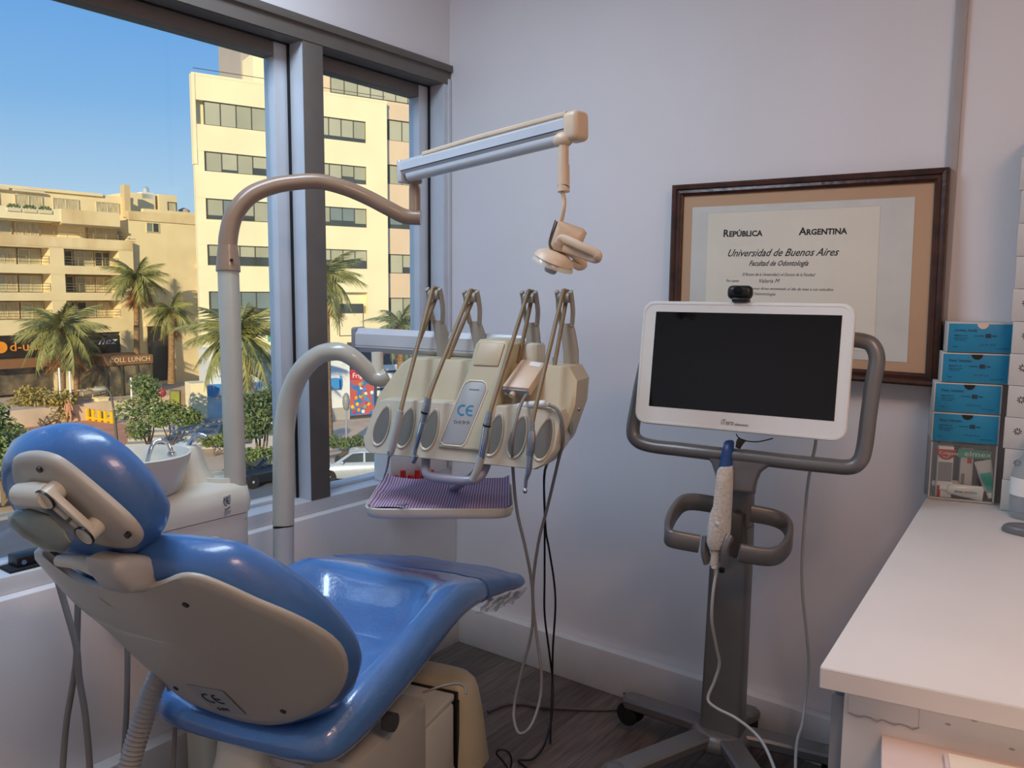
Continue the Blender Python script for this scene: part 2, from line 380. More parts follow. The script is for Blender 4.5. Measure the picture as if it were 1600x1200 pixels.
# ---- framed certificate on the back wall
FRX, FRY = V((math.cos(math.radians(-.6)), 0, math.sin(math.radians(-.6)))), V((-.022, .05, .99)).normalized()
fo = V((1.356, -.03, 1.447)); FN = FRX.cross(FRY); FRY = FRY
ct = root('framed_certificate', (1.356, -.02, 1.15), 'wide framed university certificate with brown frame on the wall', 'picture')
def fpt(a, b, n=0.): return fo + FRX * a + FRY * b + FN * n
HW, HH = .39, .285
def rail(a0, b0, a1, b1):
    d = (V((a1 - a0, b1 - b0, 0))).normalized(); inn = V((-d.y, d.x, 0))
    prof = ((0, -.004), (0, .020), (.006, .024), (.014, .022), (.018, .016), (.026, .017), (.030, .012), (.034, .010), (.034, -.004))
    r0 = [fpt(a0 + (inn.x + d.x) * q, b0 + (inn.y + d.y) * q, n) for q, n in prof]; r1 = [fpt(a1 + (inn.x - d.x) * q, b1 + (inn.y - d.y) * q, n) for q, n in prof]
    part('frame_rail', MB().loft([r0, r1]), 'frame', ct, 25)
for c in ((-HW, -HH, HW, -HH), (HW, -HH, HW, HH), (HW, HH, -HW, HH), (-HW, HH, -HW, -HH)): rail(*c)
def rect(a0, b0, a1, b1, n0, n1): return MB().prism([fpt(a0, b0, n0), fpt(a1, b0, n0), fpt(a1, b1, n0), fpt(a0, b1, n0)], FN * (n1 - n0))
part('mount', rect(-.36, -.255, .36, .255, 0, .004), 'matb', ct, 0)
part('margin_sheet', rect(-.325, -.225, .31, .215, .004, .0052), 'paper2', ct, 0)
part('certificate', rect(-.272, -.20, .225, .197, .0052, .0062), 'paper', ct, 0)
part('crease', rect(-.275, .195, .228, .197, .0062, .0067), 'paper2', ct, 0)
def ctext(s, a, b, size, sh=0., width=None, m='ink'): text('lettering', s, size, fpt(a, b, .0064), FRX, FRY, m, ct, sh, .0001, 'LEFT', width, .0008 if sh == 0 else .0003 if size > .02 else 0)
ctext('R', -.222, .122, .030); ctext('EPÚBLICA', -.203, .122, .0225, width=.103)
ctext('A', .008, .122, .030); ctext('RGENTINA', .028, .122, .0225, width=.112)
ctext('Universidad de Buenos Aires', -.208, .062, .031, .45, .325)
ctext('Facultad de Odontología', -.138, .034, .022, .45, .175)
ctext('El Rector de la Universidad y el Decano de la Facultad', -.157, .004, .013, .4, .215, 'ink')
ctext('Por cuanto', -.207, -.015, .012, .4, .04); ctext('Valeria M', -.107, -.016, .017, .4, .06)
ctext('ha cursado y Buenos Aires terminado el día de mes a sus estudios', -.2, -.037, .0115, .4, .31)
ctext('la carrera de Odontología', -.2, -.053, .0125, .4, .145)
ctext('Por tanto de acuerdo con lo dispuesto se le expide', -.18, -.085, .0115, .4, .26, 'inkgrey')


# ============================================================ DENTAL CHAIR
CO = V((.65, -1.42, 0)); CT = math.radians(14)
CH_, CR_ = V((-math.sin(CT), math.cos(CT), 0)), V((math.cos(CT), math.sin(CT), 0)); ZZ = V((0, 0, 1))
CAX = (CR_, CH_, ZZ)
def W(u, v, z): return CO + CH_ * u + CR_ * v + ZZ * z
ch = root('dental_chair', (CO.x, CO.y, 0), 'blue upholstered dental treatment chair with ivory back shell', 'dental chair')

def interp(tab, u):
    for i in range(len(tab) - 1):
        if tab[i][0] <= u <= tab[i+1][0]:
            t = (u - tab[i][0]) / (tab[i+1][0] - tab[i][0]); t = t*t*(3-2*t)
            return [a + (b - a) * t for a, b in zip(tab[i][1:], tab[i+1][1:])]
    return list(tab[0][1:] if u < tab[0][0] else tab[-1][1:])
#        u     half  bottom rim   middle
SEAT = [(-.05, .20, .430, .455, .452), (-.035, .235, .415, .485, .475), (0, .258, .40, .505, .475), (.1, .272, .41, .548, .452), (.25, .278, .44, .585, .440), (.34, .280, .462, .605, .445), (.42, .280, .485, .622, .478),
        (.48, .280, .50, .634, .556), (.54, .280, .512, .634, .612), (.62, .278, .515, .612, .610), (.72, .275, .505, .585, .588), (.84, .272, .482, .550, .556), (.96, .268, .455, .512, .520), (1.0, .262, .448, .502, .510), (1.02, .24, .455, .492, .498)]
def seat_ring(u, grow=0., drop=0.):
    hw, zb, zr, zm = interp(SEAT, u); hw += grow; zb -= drop
    zr += grow; zm += grow
    L = [(-.75, zb), (-.93, zb + .012), (-1., zb + .45*(zr-zb)), (-.975, zb + .8*(zr-zb)), (-.90, zr), (-.78, zr - .004), (-.66, zm + .62*(zr-zm)), (-.55, zm + .2*(zr-zm)), (-.40, zm), (-.2, zm - .003)]
    L = L + [(0, zm - .003)] + [(-a, b) for a, b in reversed(L)] + [(.4, zb), (0, zb), (-.4, zb)]
    return [W(u, a * hw, z) for a, z in L]
us = [-.05, -.045, -.035, -.015, .02, .06, .1, .16, .22, .28, .33, .37, .41, .44, .47, .5, .54, .58, .64, .7, .76, .82, .88, .94, .985, 1.005, 1.018, 1.022]
part('seat_cushion', MB().loft([seat_ring(u) for u in us]), 'bluefilm', ch, 180, 1, 'glossy blue seat cushion with raised rim')
part('leg_rest', MB().loft([seat_ring(u, .003) for u in (.678, .68, .70, .76, .82, .86, .9, .95, .985, 1.005, 1.02, 1.026)]), 'blue', ch, 180, 1, 'paler blue pad at the foot end')
# crumpled clear film hanging below the foot end
rr = random.Random(5); rows = []
for j in range(6):
    rows.append([W(.70 + .30 * k / 16 + rr.uniform(-.006, .006), .262 + .012 * math.sin(k * 1.7 + j) - .006 * j, interp(SEAT, .70 + .3*k/16)[1] + .012 - .011 * j * (1 - .5 * abs(k/16 - .4)) + rr.uniform(-.004, .004)) for k in range(17)])
part('foot_cover', MB().grid(rows), 'film', ch, 180, label='crumpled clear plastic cover under the foot end')

# backrest: plane through B0, b runs up the back, n points forward
def bp(s, v, off, P0, b, k): 
    n = (b[1], -b[0]); o = off + k * v * v
    return W(P0[0] + b[0]*s + n[0]*o, v, P0[1] + b[1]*s + n[1]*o)
B0, bb_, bk = (-.18, .69), (-.564, .826), .5
def dome(outline, layers, P0, b, k, ctr=None):
    """closed pad: layers of (scale, offset) from the back centre over the rim to the front centre"""
    c = ctr or (sum(q[0] for q in outline)/len(outline), sum(q[1] for q in outline)/len(outline))
    rings = [[bp(c[0] + (s - c[0]) * f, c[1] + (v - c[1]) * f, o, P0, b, k) for s, v in outline] for f, o in layers]
    return MB().loft(rings)
def smooth2(o, n=4): return [(q.x, q.y) for q in spline([(a, b, 0) for a, b in o], n, True)]
shell_o = [(0.227,-0.251),(0.087,-0.419),(-0.012,-0.448),(-0.01,-0.268),(-0.089,-0.219),(-0.176,-0.175),(-0.236,-0.137),(-0.244,-0.059),(-0.25,0.044),(-0.236,0.13),(-0.177,0.24),(-0.121,0.299),(-0.049,0.34),(0.023,0.355),(0.076,0.344),(0.136,0.308),(0.189,0.26),(0.233,0.221),(0.261,0.185),(0.263,0.148),(0.24,0.097),(0.216,0.031),(0.194,-0.056),(0.184,-0.147),(0.198,-0.207)]
so = smooth2(shell_o, 3)
part('back_shell', dome(so, [(.02, -.006), (.5, -.006), (.9, -.006), (.985, -.0055), (1., -.001), (1., .004), (.985, .008), (.9, .008), (.5, .008), (.02, .008)], B0, bb_, bk), 'shell', ch, 50)
cush_o = [(0.261,0.111),(0.245,0.188),(0.203,0.231),(0.143,0.267),(0.06,0.297),(-0.037,0.312),(-0.095,0.314),(-0.152,0.298),(-0.219,0.256),(-0.271,0.18),(-0.344,0.045),(-0.387,-0.069),(-0.444,-0.235),(0,0),(0,0),(0,0),(0,0),(0,0),(0.045,-0.383),(0.221,-0.132),(0.259,0.008)]
co_ = smooth2(cush_o, 3)
part('back_cushion', dome(co_, [(.1, .012), (.6, .012), (.88, .014), (.96, .028), (1., .058), (.985, .085), (.93, .105), (.8, .118), (.55, .118), (.3, .114), (.05, .113)], B0, bb_, bk), 'blue', ch, 180, label='thick blue backrest cushion')
for s, v in [(0.185,0.124),(-0.173,0.164),(0.265,-0.076),(0.256,-0.112),(-0.176,-0.117),(0.265,-0.141)][:5]:
    n = (bb_[1], -bb_[0]); q = bp(s, v, -.006, B0, bb_, bk); d = CH_ * n[0] + ZZ * n[1]
    part('screw', MB().cyl(q - d * .002, q + d * .003, .0065, .0065, 14), 'black', ch)
# CE sticker, low on the shell
sk = [(-0.125,-0.052),(-0.114,0.05),(-0.203,0.063),(-0.221,-0.028)]
P4 = [bp(a, b, -.008, B0, bb_, bk) for a, b in sk]; nb = (CH_ * bb_[1] - ZZ * bb_[0])
st = part('sticker', MB().prism(P4, nb * -.0008), 'labelgrey', ch, 0, label='grey sticker with the CE mark')
Xs, Ys = (P4[2] - P4[3]).normalized(), (P4[0] - P4[3])
ce_mark(P4[3] + Xs * .010 + Ys * .36 - nb * .001, Xs, Ys, .036, 'navy', st)
text('lettering', '0499', .018, P4[3] + Xs * .02 + Ys * .08 - nb * .001, Xs, Ys, 'navy', st, ext=.0003)

# headrest
H0, hb_ = (-.395, 1.064), (-.45, .893)
hp = smooth2([(0.018,-0.216),(0.05,-0.172),(0.07,-0.106),(0.077,-0.039),(0.056,0.024),(0.006,0.069),(-0.052,0.09),(-0.105,0.09),(-0.149,0.058),(-0.186,0.011),(-0.21,-0.075),(-0.209,-0.185),(-0.137,-0.244),(-0.049,-0.246)], 3)
part('headrest_pad', dome(hp, [(.1, .004), (.7, .004), (.82, .010), (.92, .030), (1., .058), (.985, .078), (.93, .094), (.8, .106), (.5, .112), (.05, .113)], H0, hb_, 0), 'blue', ch, 180, label='oval blue headrest pad')
hq = smooth2([(0.045,-0.121),(0.058,-0.101),(0.068,-0.057),(0.066,-0.018),(0.051,0.01),(0.002,0.053),(-0.048,0.09),(-0.08,0.1),(-0.104,0.09),(-0.122,0.064),(-0.13,0.006),(-0.118,-0.049),(-0.087,-0.11),(-0.034,-0.147),(0.007,-0.144)], 3)
part('headrest_plate', dome(hq, [(.02, -.012), (.5, -.012), (.85, -.008), (.97, -.002), (1., .004), (1., .012), (.5, .012), (.02, .012)], H0, hb_, 0), 'shell', ch, 50)
hn = CH_ * hb_[1] - ZZ * hb_[0]
def hpt(s, v, o): return bp(s, v, o, H0, hb_, 0)
for s, v in [(0.047,-0.038),(-0.078,0.089),(0.02,-0.075)][:2]: part('screw', MB().cyl(hpt(s, v, -.013), hpt(s, v, -.006), .0055, .0055, 12), 'black', ch)
# double link arm on the back of the plate
ka, kb = [hpt(s, v, -.03) for s, v in [(0.009,-0.018),(-0.062,0.03)]]
hinge = part('headrest_link', MB().cyl(ka - hn*.012, ka + hn*.022, .0175).cyl(kb - hn*.012, kb + hn*.022, .0165), 'ivory', ch, label='jointed arm holding the headrest')
dl = (kb - ka).normalized(); sd = dl.cross(hn).normalized()
part('link_bar', MB().box((ka + kb) / 2 + sd * .012, (.012, (kb - ka).length, .014), (sd, dl, hn), .003), 'ivory', hinge)
part('link_bar', MB().box((ka + kb) / 2 - sd * .009 - dl * .012, (.012, (kb - ka).length * .38, .014), (sd, dl, hn), .003).box((ka + kb) / 2 - sd * .009 + dl * .022, (.012, (kb - ka).length * .28, .014), (sd, dl, hn), .003), 'ivory', hinge)
part('pivot_ring', MB().lathe([(.0175, 0), (.0195, 0), (.0195, .004), (.0175, .004)], ka - hn * .008, -hn, cap=False), 'black', hinge)
part('pivot_ring', MB().lathe([(.0165, 0), (.0185, 0), (.0185, .004), (.0165, .004)], kb - hn * .008, -hn, cap=False), 'black', hinge)
kc = (0.003,-0.094); kc = hpt(kc[0], kc[1], -.03)
part('clamp_block', MB().tube([kc, kc.lerp(ka, .5), ka], [.019, .023, .021], 14), 'ivory', ch)
# grey-green release lever housing below it
lv = [(0.658,-1.873,1.017),(0.666,-1.865,1.029),(0.696,-1.854,1.036),(0.733,-1.84,1.029),(0.768,-1.83,1.007),(0.78,-1.824,0.983),(0.76,-1.828,0.965),(0.723,-1.844,0.963),(0.68,-1.861,0.981),(0.662,-1.872,0.999)]
part('release_lever', MB().prism(lv, V((0.638,-1.817,0.979)) - V((0.712,-1.848,0.999)), .014, 3), 'greenish', ch, 60, label='grey-green headrest release lever')
# stem and hinge box between headrest and backrest
part('headrest_stem', MB().prism([(0.721,-1.786,0.941),(0.713,-1.756,0.943),(0.698,-1.697,0.921),(0.688,-1.654,0.898),(0.689,-1.659,0.856),(0.698,-1.696,0.854),(0.714,-1.759,0.874),(0.72,-1.785,0.916)], CR_ * .085, .02, 4), 'lightgrey', ch, 60)
part('hinge_lever', MB().tube([(0.599,-1.769,0.902),(0.646,-1.759,0.907),(0.684,-1.743,0.902),(0.711,-1.726,0.885)], [.011, .013, .018, .012], 12, n=3), 'ivory', ch)
part('hinge_cap', MB().prism([(0.684,-1.743,0.906),(0.704,-1.728,0.904),(0.722,-1.717,0.888),(0.727,-1.716,0.87),(0.696,-1.739,0.869),(0.681,-1.748,0.885)], hn * .03, .006), 'ivory', ch, 50)
# chair column under the back
rings = []
for z, hv, hu, dv in ((.46, .072, .06, .0), (.42, .066, .06, 0), (.37, .068, .065, -.004), (.32, .078, .075, -.008), (.28, .088, .09, -.01), (.2, .09, .1, -.01), (.06, .09, .12, -.01)):
    rings.append([W(.03 + hu * math.copysign(abs(math.sin(a))**.5, math.sin(a)), -.005 + dv + hv * math.copysign(abs(math.cos(a))**.5, math.cos(a)), z) for a in [2*math.pi*k/24 for k in range(24)]])
part('back_column', MB().loft(rings), 'ivory', ch, 60)
# base: floor plate, lift housing, stepped covers and the rounded end cover
part('base_plate', MB().box(W(.40, .03, .02), (.34, .66, .038), CAX, .015), 'ivory', ch)
part('lift_housing', MB().box(W(.26, .06, .19), (.32, .34, .33), CAX, .02), 'shell', ch)
part('base_cover', MB().box(W(.50, .105, .13), (.20, .22, .24), CAX, .012), 'ivory', ch, label='pale cover panels of the chair base')
part('base_cover', MB().box(W(.50, .10, .262), (.205, .23, .022), CAX, .006), 'ivory', ch)
part('cover_gap', MB().box(W(.62, .10, .258), (.215, .012, .03), CAX).box(W(.62, .205, .13), (.012, .012, .24), CAX), 'black', ch, 0)
rings = []
for z, f in ((.03, 1.12), (.1, 1.05), (.18, .98), (.24, .90), (.27, .82), (.285, .7), (.29, .4)):
    rings.append([W(.69 + .075 * f * math.copysign(abs(math.sin(a))**.6, math.sin(a)), .10 + .145 * f * math.copysign(abs(math.cos(a))**.6, math.cos(a)), z) for a in [2*math.pi*k/24 for k in range(24)]])
part('end_cover', MB().loft(rings), 'ivory2', ch, 60, label='rounded cream end cover')
part('pivot_cap', MB().cyl(W(.22, .22, .395), W(.22, .245, .395), .022), 'darkgrey', ch)
part('seat_bracket', MB().box(W(.02, .09, .375), (.12, .03, .02), CAX, .004).box(W(.02, .05, .30), (.02, .02, .14), CAX, .003), 'lightgrey', ch)
part('seat_plate', MB().box(W(.34, -.02, .40), (.26, .44, .05), CAX, .01), 'darkgrey', ch)

# grey tubes and ribbed suction hose hanging behind the chair
def hose(name, pts, r, m, label, group=None, n=5, cat='hose', seg=10):
    e = V(pts[-1]); pts = list(pts) + [(e.x, e.y, .03), (e.x + .03, e.y + .03, r + .001), (e.x + .14, e.y + .10, r + .001)]   # on to the floor
    return solo(name, MB().tube(pts, r, seg, n=n), m, label, cat, group, 60)
hose('supply_tube', [(0.191,-1.598,0.726),(0.211,-1.592,0.66),(0.237,-1.585,0.571),(0.248,-1.587,0.497),(0.266,-1.586,0.409),(0.285,-1.591,0.276),(0.294,-1.603,0.143)], .0075, 'hosegrey', 'grey tube crossing in front of its neighbour left of the chair')
hose('supply_tube', [(0.202,-1.559,0.676),(0.206,-1.567,0.596),(0.209,-1.574,0.528),(0.206,-1.587,0.453),(0.202,-1.601,0.378),(0.203,-1.617,0.257),(0.21,-1.631,0.122)], .0075, 'hosegrey', 'grey tube crossing behind its neighbour left of the chair')
hose('supply_tube', [(0.282,-1.487,0.581),(0.288,-1.493,0.505),(0.294,-1.502,0.414),(0.296,-1.509,0.353),(0.299,-1.522,0.247),(0.306,-1.535,0.11)], .0068, 'hosegrey', 'straight grey tube beside the ribbed suction hose')
hose('supply_tube', [(0.45,-1.485,0.507),(0.464,-1.481,0.46),(0.47,-1.484,0.402),(0.474,-1.495,0.301),(0.482,-1.508,0.171)], .0055, 'hosegrey', 'thin grey tube right of the ribbed suction hose')
P0_ = spline([(0.491,-1.522,0.56),(0.48,-1.535,0.525),(0.47,-1.549,0.476),(0.46,-1.565,0.42),(0.451,-1.581,0.357),(0.443,-1.599,0.265),(0.431,-1.624,0.153),(0.426,-1.644,0.041)], 26)
P = [P0_[0]]
for q in P0_[1:]:                                      # even steps, four to a rib
    while (q - P[-1]).length >= .0027: P.append(P[-1] + (q - P[-1]).normalized() * .0027)
rr_ = [.021 + (.0034, 0, -.0034, 0)[k % 4] for k in range(len(P))]
solo('suction_hose', MB().tube(P, rr_, 14), 'lightgrey', 'thick ribbed grey suction hose hanging beneath the back shell', 'hose', None, 20)


# ============================================================ SPITTOON UNIT, OPERATING LIGHT, DELIVERY CONSOLE
su = root('spittoon_unit', (.17, -1.35, 0), 'ivory spittoon cabinet with round basin and two taps under the window', 'dental unit')
def srect(x0, x1, y0, y1, z, rd=.04, seg=5):
    out = []
    for cx, cy, a0 in ((x1-rd, y1-rd, 0), (x0+rd, y1-rd, 90), (x0+rd, y0+rd, 180), (x1-rd, y0+rd, 270)):
        for k in range(seg + 1):
            a = math.radians(a0 + 90 * k / seg); out.append(V((cx + rd*math.cos(a), cy + rd*math.sin(a), z)))
    return out
part('cabinet', MB().loft([srect(.08, .23, -1.40, -1.16, .60, .04), srect(.06, .255, -1.43, -1.13, .61, .045), srect(.052, .268, -1.44, -1.115, .66, .045), srect(.052, .268, -1.44, -1.115, .80, .04)]), 'ivory', su, 50)
part('pedestal', MB().loft([srect(.10, .22, -1.25, -1.12, z, .03) for z in (.0, .3, .604)]), 'ivory', su, 50)
part('pedestal_foot', MB().loft([srect(.07, .25, -1.28, -1.10, z, .03) for z in (.0, .03)]), 'midgrey', su, 50)
part('toe_bulge', MB().ell((.19, -1.15, .665), .085, .05, .035), 'ivory', su)
part('basin_top', MB().loft([srect(.05, .272, -1.44, -1.11, .803, .042), srect(.048, .274, -1.445, -1.106, .83, .045), srect(.052, .270, -1.44, -1.11, .868, .05), srect(.07, .255, -1.42, -1.13, .882, .05), srect(.10, .22, -1.40, -1.18, .886, .05)]), 'ivory', su, 60)
bw = part('basin', MB().lathe([(.02, .888), (.085, .884), (.098, .89), (.112, .93), (.125, .975), (.127, .985), (.122, .987), (.116, .975), (.10, .93), (.08, .905), (.02, .90)], (.165, -1.38, 0), seg=40), 'ivory', su, 50, label='round ivory rinsing basin')
# sculpted tap tower and cup ledge
tw = []
for z, a, b in ((.86, .075, .075), (.89, .062, .058), (.92, .05, .046), (.95, .043, .04), (.975, .038, .036), (.985, .03, .028)):
    tw.append([V((.135 + a*math.cos(t), -1.215 + (z-.86)*-.1 + b*math.sin(t), z)) for t in [2*math.pi*k/24 for k in range(24)]])
part('tap_tower', MB().loft(tw), 'ivory', su, 60)
part('cup_ledge', MB().lathe([(.0, .885), (.042, .886), (.044, .896), (.052, .896), (.054, .886), (.056, .87)], (.19, -1.155, 0), seg=30), 'ivory', su, 50)
t1 = part('bowl_tap', MB().tube([(0.169,-1.29,0.967),(0.167,-1.29,0.981),(0.158,-1.294,1.001),(0.153,-1.309,1.009),(0.148,-1.326,1.002),(0.151,-1.339,0.983),(0.148,-1.346,0.957)], .0058, 12, n=5), 'chrome', su, label='chrome swan-neck bowl rinse tap')
part('tap_collar', MB().lathe([(.012, 0), (.012, .006), (.008, .012)], (0.169,-1.29,0.967)), 'chrome', t1)
t2 = part('cup_tap', MB().tube([(0.155,-1.238,0.964),(0.158,-1.233,0.987),(0.167,-1.223,1.007),(0.18,-1.213,1.014),(0.193,-1.204,1.007)], .0062, 12, n=5), 'chrome', su, label='chrome cup filler tap')
part('tap_collar', MB().lathe([(.013, 0), (.013, .006), (.008, .014)], (0.155,-1.239,0.963)), 'chrome', t2)
part('side_cover', MB().box((.275, -1.26, .64), (.02, .15, .10), WX, .008), 'ivory', su)
part('groove', MB().tube([(0.276,-1.373,0.755),(0.276,-1.334,0.742),(0.276,-1.308,0.719),(0.276,-1.295,0.693)], .0022, 8, n=5), 'midgrey', su)
sq = [(0.272,-1.21,0.857),(0.272,-1.189,0.86),(0.272,-1.19,0.811),(0.272,-1.21,0.805)]
sk2 = part('sticker', MB().prism(sq, V((.0012, 0, 0))), 'labelgrey', su, 0, label='small sticker with the CE mark')
ce_mark(V(sq[3]) + V((.0016, .002, .026)), V(sq[2]) - V(sq[3]), (0, 0, 1), .020, 'navy', sk2, .55)
text('lettering', '0499', .009, V(sq[3]) + V((.0016, .003, .014)), V(sq[2]) - V(sq[3]), (0, 0, 1), 'navy', sk2, width=.017)
ar = part('assistant_arm', MB().tube([(0.32,-1.307,0.764),(0.345,-1.287,0.767),(0.368,-1.272,0.756),(0.395,-1.254,0.739)], [.014, .016, .014, .01], 12, n=4), 'ivory', su, label='short ivory holder arm beside the cabinet')

# ---- operating light on its post
ol = root('operating_light', (.2, -1.1, 0), 'operating light on a curved post with a sprung arm', 'dental lamp')
lp = [(0.197,-1.121,1.213)][0]
part('post_base', MB().bb((.155, -1.125, .46), (.248, -1.055, .66), .012).cyl((.2, -1.09, .0), (.2, -1.09, .5), .034), 'ivory', ol)
part('post', MB().tube([(0.239,-1.151,0.778),(0.219,-1.136,0.989),(0.196,-1.122,1.213),(0.171,-1.106,1.455)], .0282, 24), 'tubeivory', ol)
part('collar', MB().tube([(0.172,-1.107,1.448),(0.171,-1.106,1.459),(0.17,-1.105,1.473),(0.167,-1.103,1.498),(0.166,-1.102,1.518)], [.032, .032, .0305, .028, .0255], 24), 'tube_backlit', ol)
part('swing_arm', MB().tube([(0.171,-1.107,1.455),(0.167,-1.103,1.498),(0.166,-1.099,1.542),(0.174,-1.084,1.602),(0.195,-1.048,1.654),(0.225,-0.997,1.683),(0.259,-0.943,1.697),(0.297,-0.889,1.702),(0.34,-0.834,1.687),(0.378,-0.784,1.663),(0.418,-0.745,1.635),(0.451,-0.711,1.613),(0.489,-0.683,1.609)], [.0255]*2 + [.024] + [.0215]*4, 20, n=6), 'tube_backlit', ol, label='curved swing arm, coloured brown for its backlit shade')
part('arm_stub', MB().tube([(0.474,-0.693,1.618),(0.471,-0.689,1.664),(0.469,-0.687,1.69),(0.473,-0.694,1.707),(0.484,-0.697,1.716)], [.0165, .0165, .0165, .013, .019], 16), 'tube_backlit', ol)
part('screw', MB().cyl((0.204,-1.117,1.478), (0.19,-1.108,1.479), .004), 'black', ol)
A0, A1 = V((0.458,-0.712,1.743)), V((1.084,-0.817,1.775))
ad = (A1 - A0).normalized(); as_ = ad.cross(ZZ).normalized(); au = as_.cross(ad)
sa = part('spring_arm', MB().ribbon([A0 + au*.004, A1 + au*.004], .022, .021, au, bev=.5), 'alub', ol, label='aluminium sprung arm sloping up to the lamp head')
part('under_tube', MB().tube([A0 - au*.02 + ad*.02, A1 - au*.02 - ad*.01], .0165, 18), 'alub', sa)
part('seam_line', MB().ribbon([A0 - au*.006 - as_*.0, A1 - au*.006], .0012, .0218, au), 'black', sa)
part('top_cover', MB().ribbon([A0 + au*.026 + ad*.10, A0.lerp(A1, .5) + au*.030, A1 + au*.028], .006, .018, au, bev=.5), 'lamp', sa)
part('end_cap', MB().box(A1 + ad*.016 - au*.002, (.05, .046, .068), (as_, ad, au), .014, 4), 'lamp', ol, label='warm cream end cap of the sprung arm')
part('end_cap', MB().box(A0 - ad*.004 - au*.006, (.05, .016, .066), (as_, ad, au), .007, 3), 'alub', ol)
dv = A1 - ad * .035
part('drop_pivot', MB().ell(V((1.072,-0.83,1.746)), .026, .018, .018), 'lamp', ol)
part('drop_post', MB().tube([(1.073,-0.829,1.75),(1.077,-0.834,1.689)], .0122, 16).tube([(1.077,-0.834,1.689),(1.082,-0.839,1.628)], .0142, 16), 'lamp', ol)
part('drop_ring', MB().tube([(1.081,-0.838,1.639),(1.081,-0.839,1.637)], .0146, 16), 'black', ol)
part('lamp_cable', MB().tube([(1.08,-0.841,1.628),(1.084,-0.84,1.61),(1.085,-0.842,1.59),(1.077,-0.839,1.564)], .0052, 10, n=4), 'lamp', ol)
# lamp head: square housing, bow handle, dish reflector and bulb cap
lh = part('lamp_housing', MB().prism([(1.075,-0.853,1.565),(1.08,-0.85,1.563),(1.125,-0.819,1.545),(1.132,-0.815,1.535),(1.126,-0.822,1.514),(1.112,-0.837,1.484),(1.104,-0.843,1.484),(1.07,-0.867,1.496),(1.064,-0.869,1.509)], V((1.054,-0.774,1.528)) - V((1.098,-0.842,1.523)), .012, 3), 'lamp', ol, 50)
part('housing_groove', MB().tube([(1.072,-0.85,1.561),(1.064,-0.861,1.523),(1.064,-0.864,1.507),(1.069,-0.861,1.497)], .0016, 6, n=4).tube([(1.069,-0.852,1.564),(1.062,-0.863,1.523),(1.062,-0.865,1.505),(1.067,-0.863,1.495)], .0016, 6, n=4), 'gund', lh)
hdl = MB().ribbon([(1.087,-0.864,1.51),(1.093,-0.865,1.519),(1.105,-0.863,1.519),(1.147,-0.859,1.501),(1.179,-0.85,1.486),(1.182,-0.849,1.478),(1.171,-0.845,1.474),(1.132,-0.847,1.487),(1.096,-0.859,1.5)], .006, .0095, V((1.129,-0.909,1.507)) - V((1.073,-0.824,1.513)), n=4, bev=.5)
part('bow_handle', hdl, 'lamp', lh, 60, label='cream bow handle')
part('bow_handle', MB().ribbon([(1.033,-0.792,1.51),(1.066,-0.771,1.489),(1.088,-0.757,1.468),(1.077,-0.76,1.46),(1.059,-0.765,1.472)], .006, .009, V((1.129,-0.909,1.507)) - V((1.073,-0.824,1.513)), n=4, bev=.5), 'lamp', lh, 60)
dc, dn = V((1.071,-0.857,1.472)), (V((1.083,-0.84,1.523)) - V((1.071,-0.857,1.469))).normalized()
dn = (dn + V((-.6, .8, .0)) * -.35).normalized()
part('reflector', MB().lathe([(.012, .016), (.03, .012), (.045, .0), (.049, -.008), (.050, -.012), (.047, -.012), (.043, -.002), (.028, .008), (.012, .012)], dc, dn, 36), 'lampclear', lh, 60, label='frosted dish reflector')
part('lamp_shield', MB().lathe([(.026, .020), (.044, .010), (.049, .0), (.046, .0), (.041, .007), (.024, .016)], dc, dn, 36), 'lamp', lh, 60)
part('bulb_cap', MB().lathe([(.006, .01), (.014, .008), (.0155, -.012), (.0148, -.026), (.012, -.030), (.004, -.031)], dc, dn, 24), 'lightgrey', lh, 50)
part('screw', MB().ell(dc - dn*.004 + as_ * -.0 + V((-.012, -.010, .0)), .004, .004, .004), 'black', lh)

# ---- delivery console on its own post
dcn = root('delivery_console', (.25, -1.0, 0), 'dental instrument console on a curved arm with grooved holder panel', 'dental console')
part('post', MB().tube([(0.272,-1.031,0.384),(0.257,-1.014,0.585),(0.247,-1.002,0.727)], .0295, 24), 'lightgrey', dcn)
part('post_foot', MB().lathe([(.055, 0), (.055, .012), (.035, .03), (.0295, .04)], (V((0.257,-1.014,0.585)).x, V((0.257,-1.014,0.585)).y, .0)), 'lightgrey', dcn)
zf = V((0.272,-1.031,0.384)); part('post_lower', MB().cyl((zf.x, zf.y, .02), zf, .0295), 'lightgrey', dcn)
part('post_ring', MB().tube([(0.247,-1.002,0.726),(0.246,-1.002,0.731)], .030, 24), 'black', dcn)
part('swing_arm', MB().tube([(0.246,-1.002,0.731),(0.238,-0.992,0.84),(0.23,-0.983,0.949),(0.228,-0.973,1.031),(0.245,-0.961,1.115),(0.283,-0.949,1.179),(0.325,-0.924,1.219),(0.373,-0.899,1.229),(0.405,-0.877,1.214),(0.426,-0.853,1.185),(0.441,-0.833,1.159),(0.459,-0.821,1.152),(0.475,-0.807,1.161)], [.0305]*3 + [.0300, .0285, .0265, .0255, .0245, .024, .0235, .0235], 22, n=6), 'tubeivory', dcn, 60, label='thick curved ivory swing arm')
part('arm_stub', MB().tube([(0.452,-0.824,1.168),(0.446,-0.819,1.227)], .0165, 16), 'ivory', dcn)
part('beam_cap', MB().box(W(.72, -.172, 1.254), (.016, .062, .076), CAX, .007, 3), 'midgrey', dcn)
sb = part('beam', MB().ribbon([W(.72, -.166, 1.254), W(.72, .385, 1.246)], .035, .028, ZZ, bev=.55), 'alub', dcn, label='aluminium sprung beam behind the console')
